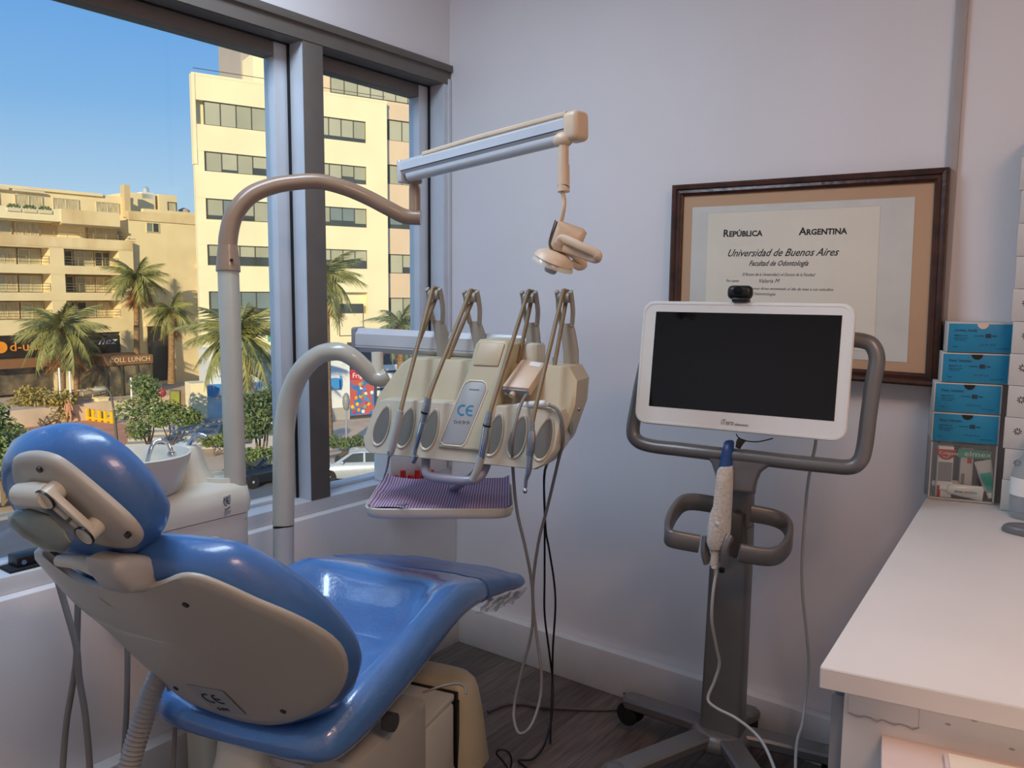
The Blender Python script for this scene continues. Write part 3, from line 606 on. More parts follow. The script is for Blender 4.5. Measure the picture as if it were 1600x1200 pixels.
part('seam_line', MB().ribbon([W(.72, -.166, 1.240), W(.72, .385, 1.232)], .001, .0286, ZZ), 'midgrey', sb)
part('beam_joint', MB().box(W(.69, .40, 1.225), (.05, .07, .08), CAX, .012), 'ivory', dcn)
# body: back panel with sloping front, holder block, centre tongue
back = [(-.03, 1.0), (-.005, .975), (.50, .985), (.535, 1.03), (.556, 1.12), (.553, 1.178), (.527, 1.212), (.065, 1.217), (.04, 1.2), (-.015, 1.11)]
rb = []
for u, f, dz in ((.565, .97, -.003), (.572, 1., 0), (.66, 1., .0), (.70, .97, .0)):
    rb.append([W(u + (.045 * (z - 1.1) / .12), .26 + (v - .26) * f, 1.1 + (z - 1.1) * f) for v, z in back])
part('console_body', MB().loft(rb), 'ivory2', dcn, 30)
blk = [(-.012, 1.0), (.0, .978), (.015, .968), (.49, .968), (.515, .982), (.538, 1.02), (.545, 1.095), (.535, 1.112), (.515, 1.116), (.04, 1.112), (.022, 1.107), (.008, 1.085)]
rb = []
for u, f in ((.502, .955), (.506, .985), (.514, 1.), (.57, 1.), (.60, .98)):
    rb.append([W(u - .022 * (1.05 - z) / .08 + .0, .267 + (v - .267) * (1 - (1-f)*.35), 1.045 + (z - 1.045) * f) for v, z in blk])
part('holder_block', MB().loft(rb), 'blockiv', dcn, 40, label='front holder block with six instrument grooves')
bf = lambda z: .502 - .022 * (1.05 - z) / .08
for vq, m_ in ((.045, 0), (.118, 1), (.190, 2), (.372, 3), (.436, 4), (.505, 5)):
    zc, rz, rv = 1.043, .052, .021
    cen = W(bf(zc) - .0012, vq, zc); uz = (ZZ - CH_ * -.275).normalized(); tl = (uz + CR_ * .20).normalized()
    vv = (CR_ - tl * CR_.dot(tl)).normalized(); nn = vv.cross(tl)
    ring = [cen + vv * (rv * (1 - .25 * math.sin(a)) * math.cos(a)) + tl * (rz * math.sin(a)) for a in [2*math.pi*k/28 for k in range(28)]]
    gr = part('holder_groove', MB().loft([[cen + (q - cen) * f + nn * o for q in ring] for f, o in ((1.12, .0), (1.07, .0035), (1.0, .003), (.94, .0005))], cap=False), 'blockiv', dcn, 60)
    part('groove_liner', MB().loft([[cen + (q - cen) * f + nn * o for q in ring] for f, o in ((.98, .0012), (.75, .0006), (.3, .0004))]), 'grooveg', gr, 60)
def tong(v, z, o=0.):
    u = .482 + (z - 1.0) * .36; return W(u, v, z) + (CH_ * -.94 + ZZ * .34) * o
tg = [(.222, 1.0), (.36, 1.0), (.372, 1.10), (.385, 1.2), (.392, 1.262), (.380, 1.274), (.306, 1.274), (.296, 1.262), (.285, 1.2), (.25, 1.1)]
tgo = [tong(v - .28*(z-1.0)*.18, z) for v, z in tg]
tgb = part('centre_tongue', MB().prism([tong(v - .05*(z-1), z, .006) for v, z in tg], CH_ * .13 , .008, 3), 'ivory2', dcn, 40, label='raised centre panel with control pad')
def tq(a0, z0, a1, z1, o0, o1, b, rd=.25):
    return MB().prism([tong(v, z, o0) for v, z in ((a0[0], z0), (a1[0], z0), (a1[1], z1), (a0[1], z1))], (CH_ * -.94 + ZZ * .34) * (o1 - o0), b, 2)
part('control_pad', tq((.287, .297), 1.208, (.358, .368), 1.266, .005, .0095, .003), 'beige', tgb, 40)
ins = part('label_inset', MB().prism([tong(v, z, .0055) for v, z in ((.232, 1.018), (.240, 1.012), (.288, 1.012), (.297, 1.02), (.334, 1.148), (.330, 1.160), (.320, 1.166), (.288, 1.166), (.276, 1.160), (.270, 1.15))], (CH_ * -.94 + ZZ * .34) * .0022, .001), 'labelgrey', tgb, 30, label='grey label strip with the CE mark')
Tx, Ty = CR_, tong(.25, 1.1) - tong(.235, 1.05)
ce_mark(tong(.263, 1.082, .0079), Tx, Ty, .029, 'cyan', ins)
text('lettering', '0499', .013, tong(.257, 1.062, .0079), Tx, Ty, 'inkgrey', ins, width=.045)
part('logo_bar', MB().prism([tong(.288, 1.146, .0078), tong(.316, 1.146, .0078), tong(.316, 1.149, .0078), tong(.288, 1.149, .0078)], (CH_ * -.94 + ZZ * .34) * .0004), 'inkgrey', ins, 0)
rimp = [tong(v, z, .0062) for v, z in ((.228, 1.016), (.238, 1.008), (.290, 1.008), (.300, 1.018), (.338, 1.150), (.332, 1.164), (.320, 1.170), (.286, 1.170), (.272, 1.162), (.266, 1.15))]
part('inset_rim', MB().tube(rimp, .0022, 8, closed=True), 'ivory', tgb)
# lower grip handle
part('grip_handle', MB().tube([W(.53, .165, .99), W(.52, .165, .955), W(.50, .178, .928), W(.49, .205, .921), W(.49, .29, .921), W(.50, .325, .928), W(.52, .338, .955), W(.53, .338, .99)], .0125, 14, n=5), 'lavgrey', dcn, 60, label='grey grip bar under the console')
# side screws and seal on the right cheek
part('screw', MB().ell(W(.62, .552, 1.105), .006, .006, .006), 'steel', dcn)
part('side_seal', MB().ell(W(.585, .545, 1.06), .004, .014, .018, CAX), 'greenish', dcn)
# four hose whips
for k, (vt, zt, vb) in enumerate(((.108, 1.398, .128), (.222, 1.392, .245), (.392, 1.392, .400), (.490, 1.394, .505))):
    zs = 1.318; u0 = .69
    pl = MB().prism([W(u0, vb - .021, 1.19), W(u0, vb + .021, 1.19), W(u0, vb + .019, 1.25), W(u0, vt + .5*(vb-vt) + .019, 1.29), W(u0, vt + .019, zs), W(u0, vt - .017, zs), W(u0, vt + .5*(vb-vt) - .020, 1.28), W(u0, vb - .022, 1.24)], CH_ * .009, .002)
    wh = part('hose_whip', pl, 'whip', dcn, 40)
    for sgn in (-1, 1):
        part('fork_prong', MB().ribbon([W(u0 + .0045, vt + sgn*.014 + .001, zs - .006), W(u0 - .002, vt + sgn*.0195, zs + .03), W(u0 - .012, vt + sgn*.019, zt - .01), W(u0 - .022, vt + sgn*.019, zt + .008)], .0045, .0085, CR_, n=4, bev=.6), 'whip', wh)
    part('roller', MB().cyl(W(u0 - .014, vt - .015, zt - .008), W(u0 - .014, vt + .015, zt - .008), .014), 'whip', wh)

# ---- instruments: each with its hose over a whip
def instrument(name, label, vt, zt, top, back_foot, build):
    r_ = root(name, top, label, 'dental instrument')
    t = V(top); c = W(.676, vt, zt - .008)
    over = [c + ZZ * .0185 * math.cos(a) + CH_ * (.0185 * math.sin(a)) for a in (-1.25, -.6, 0, .7, 1.35)]
    part('hose', MB().tube([t + ZZ * -.004, t.lerp(over[0], .12) , t.lerp(over[0], .55), *over, over[-1].lerp(V(back_foot), .5), V(back_foot)], .0056, 10, n=5), 'hosetan', r_, 60)
    build(r_, t); return r_
def barrel(r_, pts, radii, m, name='barrel', n=3): part(name, MB().tube(pts, radii, 16, n=n), m, r_, 50)
def b1(r_, t):
    barrel(r_, [(0.664,-0.948,1.095),(0.658,-0.949,1.064),(0.641,-0.953,1.004),(0.633,-0.955,0.979)], [.0085, .0098, .0098, .0095, .008], 'lightgrey')
    barrel(r_, [(0.635,-0.955,0.986),(0.63,-0.956,0.974)], [.0095, .006], 'steel', 'nozzle_nut', 0); barrel(r_, [(0.632,-0.959,0.975),(0.626,-0.96,0.944),(0.616,-0.963,0.914)], [.0038, .0026, .0022], 'steel', 'nozzle')
instrument('syringe_handpiece', 'grey air-water syringe with a thin needle, leftmost on the console', .108, 1.398, (0.664,-0.948,1.095), W(.60, .035, 1.112), b1)
def b2(r_, t):
    barrel(r_, [(0.742,-0.928,1.132),(0.733,-0.93,1.089),(0.725,-0.932,1.062)], [.0088, .0105, .009, .0095], 'steel'); barrel(r_, [(0.73,-0.934,1.069),(0.72,-0.937,1.036),(0.709,-0.939,1.002),(0.705,-0.941,0.98)], [.0095, .0088, .006, .005], 'chrome', 'head_neck')
    barrel(r_, [(0.709,-0.939,0.982),(0.7,-0.942,0.964)], [.0078, .0078], 'steel', 'turbine_head', 0); part('band', MB().tube([(0.734,-0.931,1.097),(0.733,-0.931,1.092)], .0105, 14), 'black', r_)
instrument('turbine_handpiece', 'slim steel turbine handpiece with angled head left of the centre panel', .222, 1.392, (0.742,-0.928,1.132), W(.60, .14, 1.112), b2)
def b3(r_, t):
    barrel(r_, [(0.909,-0.887,1.109),(0.902,-0.888,1.081),(0.899,-0.889,1.068)], [.007, .0098, .0098], 'steel'); barrel(r_, [(0.901,-0.892,1.069),(0.896,-0.893,1.033),(0.888,-0.895,0.993)], [.0098, .0108, .010], 'chrome', 'sleeve')
    barrel(r_, [(0.888,-0.895,0.996),(0.879,-0.897,0.965),(0.864,-0.901,0.934)], [.0105, .0095, .0088], 'lightgrey', 'nose'); part('band', MB().tube([(0.901,-0.889,1.076),(0.9,-0.889,1.072)], .0104, 14), 'black', r_)
instrument('scaler_handpiece', 'thick steel handpiece right of the centre panel, grey lower end', .392, 1.392, (0.909,-0.887,1.109), W(.60, .37, 1.112), b3)
def b4(r_, t):
    barrel(r_, [(1.016,-0.86,1.093),(1.015,-0.86,1.071)], [.0058, .0065], 'steel'); barrel(r_, [(1.017,-0.863,1.071),(1.016,-0.863,1.043),(1.013,-0.864,1.009)], [.0075, .0105, .0105, .0092], 'steel', 'motor')
    barrel(r_, [(1.014,-0.865,1.009),(1.011,-0.866,0.973),(1.005,-0.868,0.949),(1.004,-0.868,0.93)], [.0085, .0075, .005, .004], 'chrome', 'contra_angle'); part('head', MB().ell(V((1.003,-0.869,0.922)), .0062, .0062, .0068), 'chrome', r_)
    part('chuck', MB().ell(V((1.006,-0.875,0.92)), .002, .002, .002), 'black', r_)
instrument('motor_handpiece', 'long steel motor handpiece with contra-angle, rightmost on the console', .490, 1.394, (1.016,-0.86,1.093), W(.60, .475, 1.115), b4)

# ---- ultrasonic box lying on the console, with its cable and handpiece
sx = root('scaler_box', (0.947,-0.81,1.188), 'pinkish white ultrasonic scaler box lying on the right of the console', 'dental device')
bx = [V(q) for q in [(0.891,-0.819,1.164),(0.962,-0.801,1.162),(0.954,-0.716,1.221),(0.889,-0.732,1.228)]]; nrm = (bx[1]-bx[0]).cross(bx[3]-bx[0]).normalized()
part('case', MB().prism(bx, nrm * -.028, .005, 2), 'lamp', sx, 40)
q0 = bx[0] - nrm * .016; ed = bx[1] - bx[0]; fw = (bx[0] - bx[3]).normalized()
part('port_plate', MB().box(bx[0].lerp(bx[1], .5) - nrm*.015 + fw*.003, (ed.length*.9, .006, .02), (ed.normalized(), fw, nrm), .002), 'midgrey', sx)
part('knob', MB().cyl(q0 + ed*.42 + fw*.004, q0 + ed*.42 + fw*.017, .0075), 'lamp', sx); part('knob', MB().cyl(q0 + ed*.18 + fw*.004, q0 + ed*.18 + fw*.010, .005), 'steel', sx)
part('label_print', MB().prism([bx[3].lerp(bx[2], .45) + (bx[0]-bx[3])*.06 + nrm*.0006, bx[3].lerp(bx[2], .9) + (bx[0]-bx[3])*.06 + nrm*.0006, bx[3].lerp(bx[2], .9) + (bx[0]-bx[3])*.2 + nrm*.0006, bx[3].lerp(bx[2], .45) + (bx[0]-bx[3])*.2 + nrm*.0006], nrm*.0004), 'whitem', sx, 0)
part('cord', MB().tube([q0 + ed*.9 + fw*.004] + [(0.967,-0.847,1.114),(0.966,-0.871,1.039),(0.926,-0.814,0.944),(0.918,-0.785,0.837),(0.932,-0.764,0.733),(0.936,-0.739,0.623),(0.926,-0.725,0.502),(0.902,-0.734,0.39),(0.893,-0.753,0.305),(0.906,-0.774,0.264),(0.932,-0.784,0.239),(0.954,-0.765,0.258),(0.946,-0.713,0.305),(0.933,-0.688,0.373),(0.904,-0.672,0.468),(0.887,-0.668,0.582),(0.912,-0.68,0.725),(0.947,-0.688,0.838),(1.02,-0.751,0.979),(1.053,-0.781,1.036),(1.058,-0.795,1.086),(1.046,-0.8,1.117),(1.025,-0.802,1.126)], .0042, 8, n=6), 'hosegrey', sx, 60, label='long grey cord looping down to the floor')
part('handpiece', MB().tube([(1.021,-0.797,1.126),(1.005,-0.796,1.127),(0.949,-0.799,1.119),(0.895,-0.802,1.109)], [.006, .009, .0085, .004], 14), 'white', sx, 50, label='white handpiece lying on the holder block')
solo('cable_clip', MB().bb(V((0.911,-0.613,1.196)) - V((.004, .004, .02)), V((0.911,-0.613,1.196)) + V((.004, .004, .03)), .002), 'tealink', 'small turquoise clip on the rightmost hoses', 'clip')

# ---- instrument tray and the paper bib on it
tz = .835
tc = [(0.58,-1.006,0.835),(0.889,-0.76,0.835),(0.697,-0.513,0.835),(0.371,-0.733,0.835)]
ty = root('instrument_tray', (sum(q[0] for q in tc)/4, sum(q[1] for q in tc)/4, .80), 'ivory rounded instrument tray hanging below the console', 'tray')
def roundq(c, rd, z=None, n=5):
    out = []; c = [V(q) for q in c]
    for i in range(4):
        p, a, b = c[i], c[i-1], c[(i+1) % 4]; p0, p1 = p + (a-p).normalized()*rd, p + (b-p).normalized()*rd
        for k in range(n+1):
            t = k/n; out.append(p0*(1-t)**2 + p*2*t*(1-t) + p1*t*t)
    return out
tr_ = roundq(tc, .05); cen = sum(tr_, V((0,0,0))) / len(tr_)
part('tray_pan', MB().loft([[cen + (q-cen)*f + ZZ*o for q in tr_] for f, o in ((.3, -.03), (.93, -.03), (.97, -.027), (.995, -.015), (1., -.002), (.985, .0), (.965, -.002), (.96, -.012), (.3, -.014))]), 'ivory', ty, 50)
part('tray_arm', MB().tube([W(.60, .27, .98), W(.62, .27, .92), cen + ZZ*-.03 + (V(tc[3])-V(tc[0])).normalized()*.10, cen + ZZ*-.03], .011, 12, n=4), 'lavgrey', ty)
bib = []
e1, e2 = V(tc[1]) - V(tc[0]), V(tc[3]) - V(tc[0])
for i in range(17):
    row = []
    for j in range(21):
        a, b = .03 + .95 * j/20, .02 + .965 * i/16
        p_ = V(tc[0]).lerp(V(tc[1]), a).lerp(V(tc[3]).lerp(V(tc[2]), a), b)
        crease = .006 * math.exp(-((a - .48)/.02)**2) + .005 * math.exp(-((b - .42)/.04)**2) + .0035 * math.sin(7*a + 3*b) + .003 * math.sin(13*a - 5*b)
        lift = .012 * max(0, b - .82)/.18 + .010 * max(0, a - .93)/.05 + .012 * max(0, .08 - a)/.05
        row.append(p_ + ZZ * (-.002 + crease + lift))
    bib.append(row)
solo('paper_bib', MB().grid(bib), 'bib', 'purple striped paper bib creased over the instrument tray', 'napkin', None, 180)
sq_ = V((0.663,-0.947,0.84)); cp = root('foil_clip', sq_, 'small silver clip lying on the purple bib', 'clip')
part('clip_body', MB().box(sq_ + ZZ*.007, (.03, .006, .004), WX, .001).box(sq_ + V((.004, .01, .008)), (.018, .004, .003), WX, .001), 'steel', cp)
# ---- black leads dropping to the floor behind the console
def lead(name, pts, r, m, label, cat='cable', group=None): return solo(name, MB().tube(pts, r, 8, n=6), m, label, cat, group, 60)
lead('power_lead', [W(.66, .44, 1.02), W(.72, .46, .99)] + [(0.744,-0.409,0.857),(0.726,-0.38,0.717),(0.713,-0.357,0.501),(0.711,-0.351,0.372),(0.711,-0.321,0.232),(0.707,-0.291,0.109),(0.754,-0.366,0.045),(0.805,-0.482,0.02),(0.807,-0.545,0.007),(0.794,-0.592,0.012)]+[(1.0,-.62,.006)], .0035, 'black', 'black lead hanging straight behind the console to the floor')
lead('power_lead', [W(.66, .455, 1.02), W(.72, .475, .99)] + [(0.734,-0.392,0.853),(0.725,-0.374,0.674),(0.719,-0.341,0.582),(0.728,-0.324,0.474),(0.732,-0.321,0.389),(0.719,-0.312,0.253),(0.714,-0.306,0.14),(0.764,-0.385,0.035),(0.834,-0.493,-0.037)], .0035, 'black', 'black lead with a bend at chair height behind the console')
lead('power_lead', [(0.821,-0.66,0.01),(0.794,-0.674,0.056),(0.777,-0.683,0.078),(0.784,-0.677,0.09),(0.802,-0.664,0.085),(0.813,-0.659,0.06),(0.811,-0.665,0.028)], .003, 'black', 'curled black lead end on the floor beside the chair base')
lead('floor_cable', [(0.526,-0.409,0.006),(0.545,-0.335,0.006),(0.585,-0.299,0.006),(0.658,-0.27,0.006),(0.821,-0.165,0.006),(0.88,-0.097,0.006),(0.894,-0.031,0.006),(0.892,0.019,0.006)], .005, 'hosedk', 'dark grey cable lying along the floor to the cart')
lead('floor_cable', [(0.913,-0.022,0.02),(0.904,-0.051,0.02),(0.872,-0.06,0.02),(0.841,-0.044,0.02),(0.836,-0.008,0.02),(0.866,0.01,0.02),(0.902,-0.014,0.02),(0.914,-0.061,0.02)]+[(0.95,0.002,0.008),(1.026,0.017,0.008),(1.083,0.05,0.008)], .005, 'hosedk', 'coiled dark grey cable by the cart caster')
lead('chair_cable', [(0.836,-1.054,0.432),(0.866,-1.018,0.443),(0.89,-0.987,0.445),(0.905,-0.977,0.436),(0.915,-0.984,0.424)], .003, 'hosegrey', 'thin grey cable lying over the chair base cover')


# ============================================================ SCANNER CART
sc = root('scanner_cart', (1.29, -.26, 0), 'gunmetal wheeled stand with white-framed scanner monitor', 'scanner')
HUB = V((1.275, -.258, .128))
hubr = []
for z, r_ in ((.098, .085), (.105, .092), (.128, .088), (.142, .075), (.147, .066)):
    hubr.append([V((HUB.x + r_*math.cos(a), HUB.y + r_*.95*math.sin(a), z)) for a in [2*math.pi*k/28 for k in range(28)]])
part('base_hub', MB().loft(hubr), 'gun', sc, 60)
for dg, L_ in ((88, .20), (172, .315), (244, .37), (316, .37), (22, .31)):
    a = math.radians(dg); d = V((math.cos(a), math.sin(a), 0)); e = HUB + d * L_
    leg = part('base_leg', MB().ribbon([HUB + d*.05 + ZZ*-.002, HUB + d*.12 + ZZ*-.006, e.lerp(HUB, .25) + ZZ*-.018, e + ZZ*-.026, e + d*.012 + ZZ*-.028], .0165, .034, ZZ, n=3, bev=.4), 'gun', sc, 40)
    part('leg_end', MB().lathe([(.006, -.018), (.028, -.018), (.030, -.01), (.029, .014), (.024, .019), (.006, .020)], e + ZZ*-.026, seg=24), 'gun', leg, 50)
    wy = d.cross(ZZ)
    cs = part('caster', MB().cyl(e + ZZ*-.045, e + ZZ*-.09, .010), 'lightgrey', leg)
    for s_ in (-1, 1):
        part('wheel', MB().lathe([(.012, -.010), (.034, -.010), (.037, -.006), (.037, .006), (.034, .010), (.012, .010)], e + wy*(.017*s_) + ZZ*-.090 + d*.008 + ZZ*.026, wy, 28), 'rubber', cs, 50)
    part('fork', MB().box(e + ZZ*-.066 + d*.008, (.012, .03, .062), (wy, d, ZZ), .004).box(e + ZZ*-.10 + d*.022, (.024, .012, .012), (wy, d, ZZ), .003), 'lightgrey', cs)
def crect(cx, cy, a, b, z, ang=4, rd=.35):
    X, Y = V((math.cos(math.radians(ang)), math.sin(math.radians(ang)), 0)), V((-math.sin(math.radians(ang)), math.cos(math.radians(ang)), 0)); out = []
    for sx_, sy_, a0 in ((1, 1, 0), (-1, 1, 90), (-1, -1, 180), (1, -1, 270)):
        r_ = rd * min(a, b)
        for k in range(5):
            t = math.radians(a0 + 22.5*k); out.append(V((cx, cy, z)) + X*(sx_*(a - r_) + r_*math.cos(t)) + Y*(sy_*(b - r_) + r_*math.sin(t)))
    return out
part('column', MB().loft([crect(1.282, -.262, .060, .034, .125), crect(1.285, -.265, .058, .033, .3), crect(1.292, -.272, .055, .031, .62), crect(1.296, -.276, .052, .029, .76)]), 'gun', sc, 50)
part('column_neck', MB().loft([crect(1.296, -.278, .052, .027, .762), crect(1.300, -.285, .050, .024, .86), crect(1.303, -.292, .046, .019, .925)]), 'gun', sc, 50, label='upper part of the column above a fine joint')
# hoop that carries the monitor
MX, MZt = V((math.cos(math.radians(6)), math.sin(math.radians(6)), 0)), math.radians(8)
MBk = V((-MX.y, MX.x, 0)); MYv = ZZ * math.cos(MZt) + MBk * math.sin(MZt); MN = MX.cross(MYv)
MO = V((1.36, -.40, 1.20))
hp_ = [(1.16,-0.369,1.243),(1.111,-0.375,1.237),(1.072,-0.382,1.217),(1.06,-0.391,1.163),(1.052,-0.402,1.091),(1.046,-0.413,1.015),(1.063,-0.416,0.987),(1.105,-0.413,0.977),(1.182,-0.405,0.976),(1.288,-0.394,0.975),(1.372,-0.385,0.976),(1.469,-0.375,0.975),(1.562,-0.365,0.976),(1.615,-0.359,0.978),(1.637,-0.354,0.993),(1.646,-0.349,1.025),(1.649,-0.337,1.106),(1.652,-0.326,1.184),(1.656,-0.317,1.243),(1.644,-0.314,1.275),(1.623,-0.314,1.286),(1.586,-0.318,1.29)]
part('monitor_hoop', MB().tube(hp_, .0192, 18, n=5), 'gun', sc, 60, label='rounded tubular hoop around the monitor')
part('hoop_neck', MB().prism([(1.206,-0.416,0.986),(1.239,-0.413,0.981),(1.264,-0.412,0.968),(1.281,-0.413,0.95),(1.293,-0.416,0.923),(1.299,-0.42,0.886),(1.399,-0.41,0.886),(1.401,-0.405,0.919),(1.409,-0.401,0.943),(1.425,-0.397,0.958),(1.451,-0.393,0.966),(1.49,-0.388,0.971),(1.483,-0.387,0.986),(1.344,-0.401,0.987)], MN * -.028, .009, 3), 'gun', sc, 60)
part('monitor_mount', MB().box(MO - MN*.05 + MYv*-.05, (.12, .14, .07), (MX, MYv, MN), .01), 'darkgrey', sc)
def mpt(a, b, n=0.): return MO + MX*a + MYv*b + MN*n
def mrr(a0, b0, a1, b1, rd, n):
    out = []
    for cx, cy, s0 in ((a1-rd, b1-rd, 0), (a0+rd, b1-rd, 90), (a0+rd, b0+rd, 180), (a1-rd, b0+rd, 270)):
        for k in range(7):
            t = math.radians(s0 + 15*k); out.append(mpt(cx + rd*math.cos(t), cy + rd*math.sin(t), n))
    return out
mA = (-.292, -.157, .254, .179)
def ins(d): return (mA[0]+d, mA[1]+d, mA[2]-d, mA[3]-d)
part('monitor_back', MB().loft([mrr(*ins(.06), .03, -.05), mrr(*ins(.03), .03, -.045), mrr(*ins(.004), .03, -.026), mrr(*ins(.002), .03, -.012)]), 'lightgrey', sc, 60)
mon = part('monitor_bezel', MB().loft([mrr(*ins(.001), .032, -.014), mrr(*ins(0), .032, -.008), mrr(*ins(0), .032, .001), mrr(*ins(.003), .030, .0045), mrr(*ins(.008), .027, .0048), mrr(*ins(.0085), .026, .0035), mrr(*ins(.11), .012, .0035)]), 'white', sc, 40, label='white glass monitor front with rounded corners')
part('screen', MB().prism([mpt(-.253, -.108, .0037), mpt(.224, -.108, .0037), mpt(.224, .15, .0037), mpt(-.253, .15, .0037)], MN * .0006), 'screen', mon, 0, label='dark switched-off screen')
text('lettering', 'iTero', .019, mpt(-.052, -.140, .0038), MX, MYv, 'inkgrey', mon, width=.032); text('lettering', 'element', .010, mpt(-.016, -.140, .0038), MX, MYv, 'inkgrey', mon, width=.034)
# flat-bar handles
part('side_handle', MB().ribbon([(1.251,-0.312,0.814),(1.207,-0.344,0.821),(1.185,-0.374,0.818),(1.18,-0.418,0.798),(1.188,-0.465,0.774),(1.203,-0.494,0.757),(1.226,-0.496,0.753),(1.278,-0.465,0.744)], .0235, .0085, ZZ, n=4, bev=.5), 'gun', sc, 60, label='left flat-bar handle')
part('side_handle', MB().ribbon([(1.339,-0.286,0.8),(1.395,-0.257,0.791),(1.431,-0.257,0.781),(1.454,-0.28,0.762),(1.464,-0.326,0.742),(1.456,-0.371,0.726),(1.429,-0.399,0.723),(1.375,-0.432,0.732)], .0235, .0085, ZZ, n=4, bev=.5), 'gun', sc, 60, label='right flat-bar handle')
cr = part('wand_cradle', MB().prism([(1.32,-0.342,0.811),(1.34,-0.328,0.801),(1.346,-0.34,0.694),(1.33,-0.353,0.685),(1.318,-0.36,0.693),(1.313,-0.349,0.8)], V((0, .05, 0)), .005), 'gund', sc, 40, label='dark cradle on the column')
part('cradle_prong', MB().ribbon([(1.292,-0.451,0.764),(1.292,-0.457,0.727),(1.298,-0.451,0.695)], .006, .016, V((1, 0, 0)), n=3), 'gun', cr, 60)
part('cradle_prong', MB().ribbon([(1.35,-0.433,0.77),(1.343,-0.448,0.742),(1.341,-0.443,0.699)], .009, .020, V((1, .3, 0)), n=3), 'gun', cr, 60)
part('release_button', MB().bb(V((1.324,-0.416,0.669)) - V((.007, .006, .007)), V((1.324,-0.416,0.669)) + V((.007, .006, .007)), .003), 'black', cr)
part('cable_flag', MB().prism([(1.347,-0.412,1.018),(1.35,-0.408,1.028),(1.368,-0.396,1.021),(1.361,-0.403,1.01),(1.356,-0.408,0.998),(1.347,-0.415,1.003)], V((.0, .004, 0)), .0008), 'black', sc, 30)
part('thin_wire', MB().tube([(1.346,-0.411,1.038),(1.352,-0.407,1.028),(1.367,-0.397,1.02),(1.393,-0.377,1.018),(1.423,-0.354,1.027)], .0016, 6, n=5), 'black', sc)
# webcam
wc = root('webcam', mpt(-.027, .18, 0), 'small black webcam clipped on top of the monitor', 'webcam')
part('webcam_body', MB().box(mpt(-.028, .204, .004), (.064, .036, .03), (MX, MYv, MN), .013, 4), 'black', wc)
part('clip_foot', MB().box(mpt(-.026, .184, -.002), (.042, .012, .034), (MX, MYv, MN), .004), 'black', wc)
part('lens', MB().lathe([(.002, .0), (.011, .0), (.012, .003), (.008, .003), (.002, .002)], mpt(-.030, .206, .0185), MN, 20), 'screen', wc)
# intraoral wand in a white sleeve
wd = root('scanner_wand', (1.324,-0.447,0.714), 'intraoral scanner wand in a white mesh sleeve with blue tip', 'scanner wand')
def oval(px, d_): return None
def wand(name, cs, m, lab=None):
    rings = []
    for c, hw, hd in cs:
        c = V(c); rings.append([c + cR * (hw*math.cos(t)) + V((-.1, .99, .1)) * (hd*math.sin(t)) for t in [2*math.pi*k/20 for k in range(20)]])
    return part(name, MB().loft(rings), m, wd, 60, label=lab)
cs = [(1.326,-0.418,0.952),(1.326,-0.426,0.939),(1.327,-0.432,0.9),(1.328,-0.438,0.85),(1.325,-0.443,0.828),(1.325,-0.448,0.792),(1.325,-0.453,0.758),(1.323,-0.451,0.739)]
wand('sleeve', list(zip(cs, (.016, .0215, .0235, .0245, .0285, .0305, .030, .022), (.012, .016, .018, .02, .022, .022, .022, .018))), 'sleeve')
wand('sleeve_tail', list(zip([(1.319,-0.447,0.744),(1.321,-0.448,0.72),(1.318,-0.448,0.695),(1.319,-0.449,0.685)], (.0155, .015, .015, .010), (.012,)*4)), 'sleeve')
wand('tip', list(zip([(1.324,-0.398,1.016),(1.325,-0.404,1.012),(1.324,-0.408,0.989),(1.324,-0.421,0.947)], (.009, .0135, .0155, .0165), (.006, .009, .010, .010))), 'bluetip', 'dark blue plastic tip')
part('strain_relief', MB().tube([(1.319,-0.448,0.689),(1.321,-0.449,0.674),(1.321,-0.451,0.659)], [.006, .0055, .004], 10), 'lightgrey', wd)
part('sleeve_button', MB().ell(V((1.33,-0.473,0.81)), .006, .002, .006), 'whitem', wd)
part('cord', MB().tube([(1.321,-0.451,0.662),(1.321,-0.464,0.614),(1.32,-0.462,0.543),(1.323,-0.433,0.463),(1.326,-0.414,0.407),(1.315,-0.417,0.356),(1.304,-0.431,0.309),(1.336,-0.446,0.299),(1.393,-0.455,0.294),(1.449,-0.465,0.276),(1.489,-0.489,0.256),(1.534,-0.535,0.223)], .0042, 10, n=5), 'lightgrey', wd, 60, label='pale grey wand cord hanging down the column')
solo('monitor_cable', MB().tube([(1.524,-0.325,1.049),(1.518,-0.309,1.015),(1.511,-0.309,0.964),(1.495,-0.28,0.897),(1.481,-0.244,0.782),(1.472,-0.218,0.666),(1.471,-0.194,0.568),(1.479,-0.167,0.45),(1.485,-0.151,0.351),(1.484,-0.165,0.261),(1.494,-0.215,0.209),(1.498,-0.266,0.186),(1.509,-0.312,0.157),(1.529,-0.367,0.109)], .0042, 10, n=6), 'lightgrey', 'pale grey cable hanging from the right end of the monitor', 'cable', None, 60)


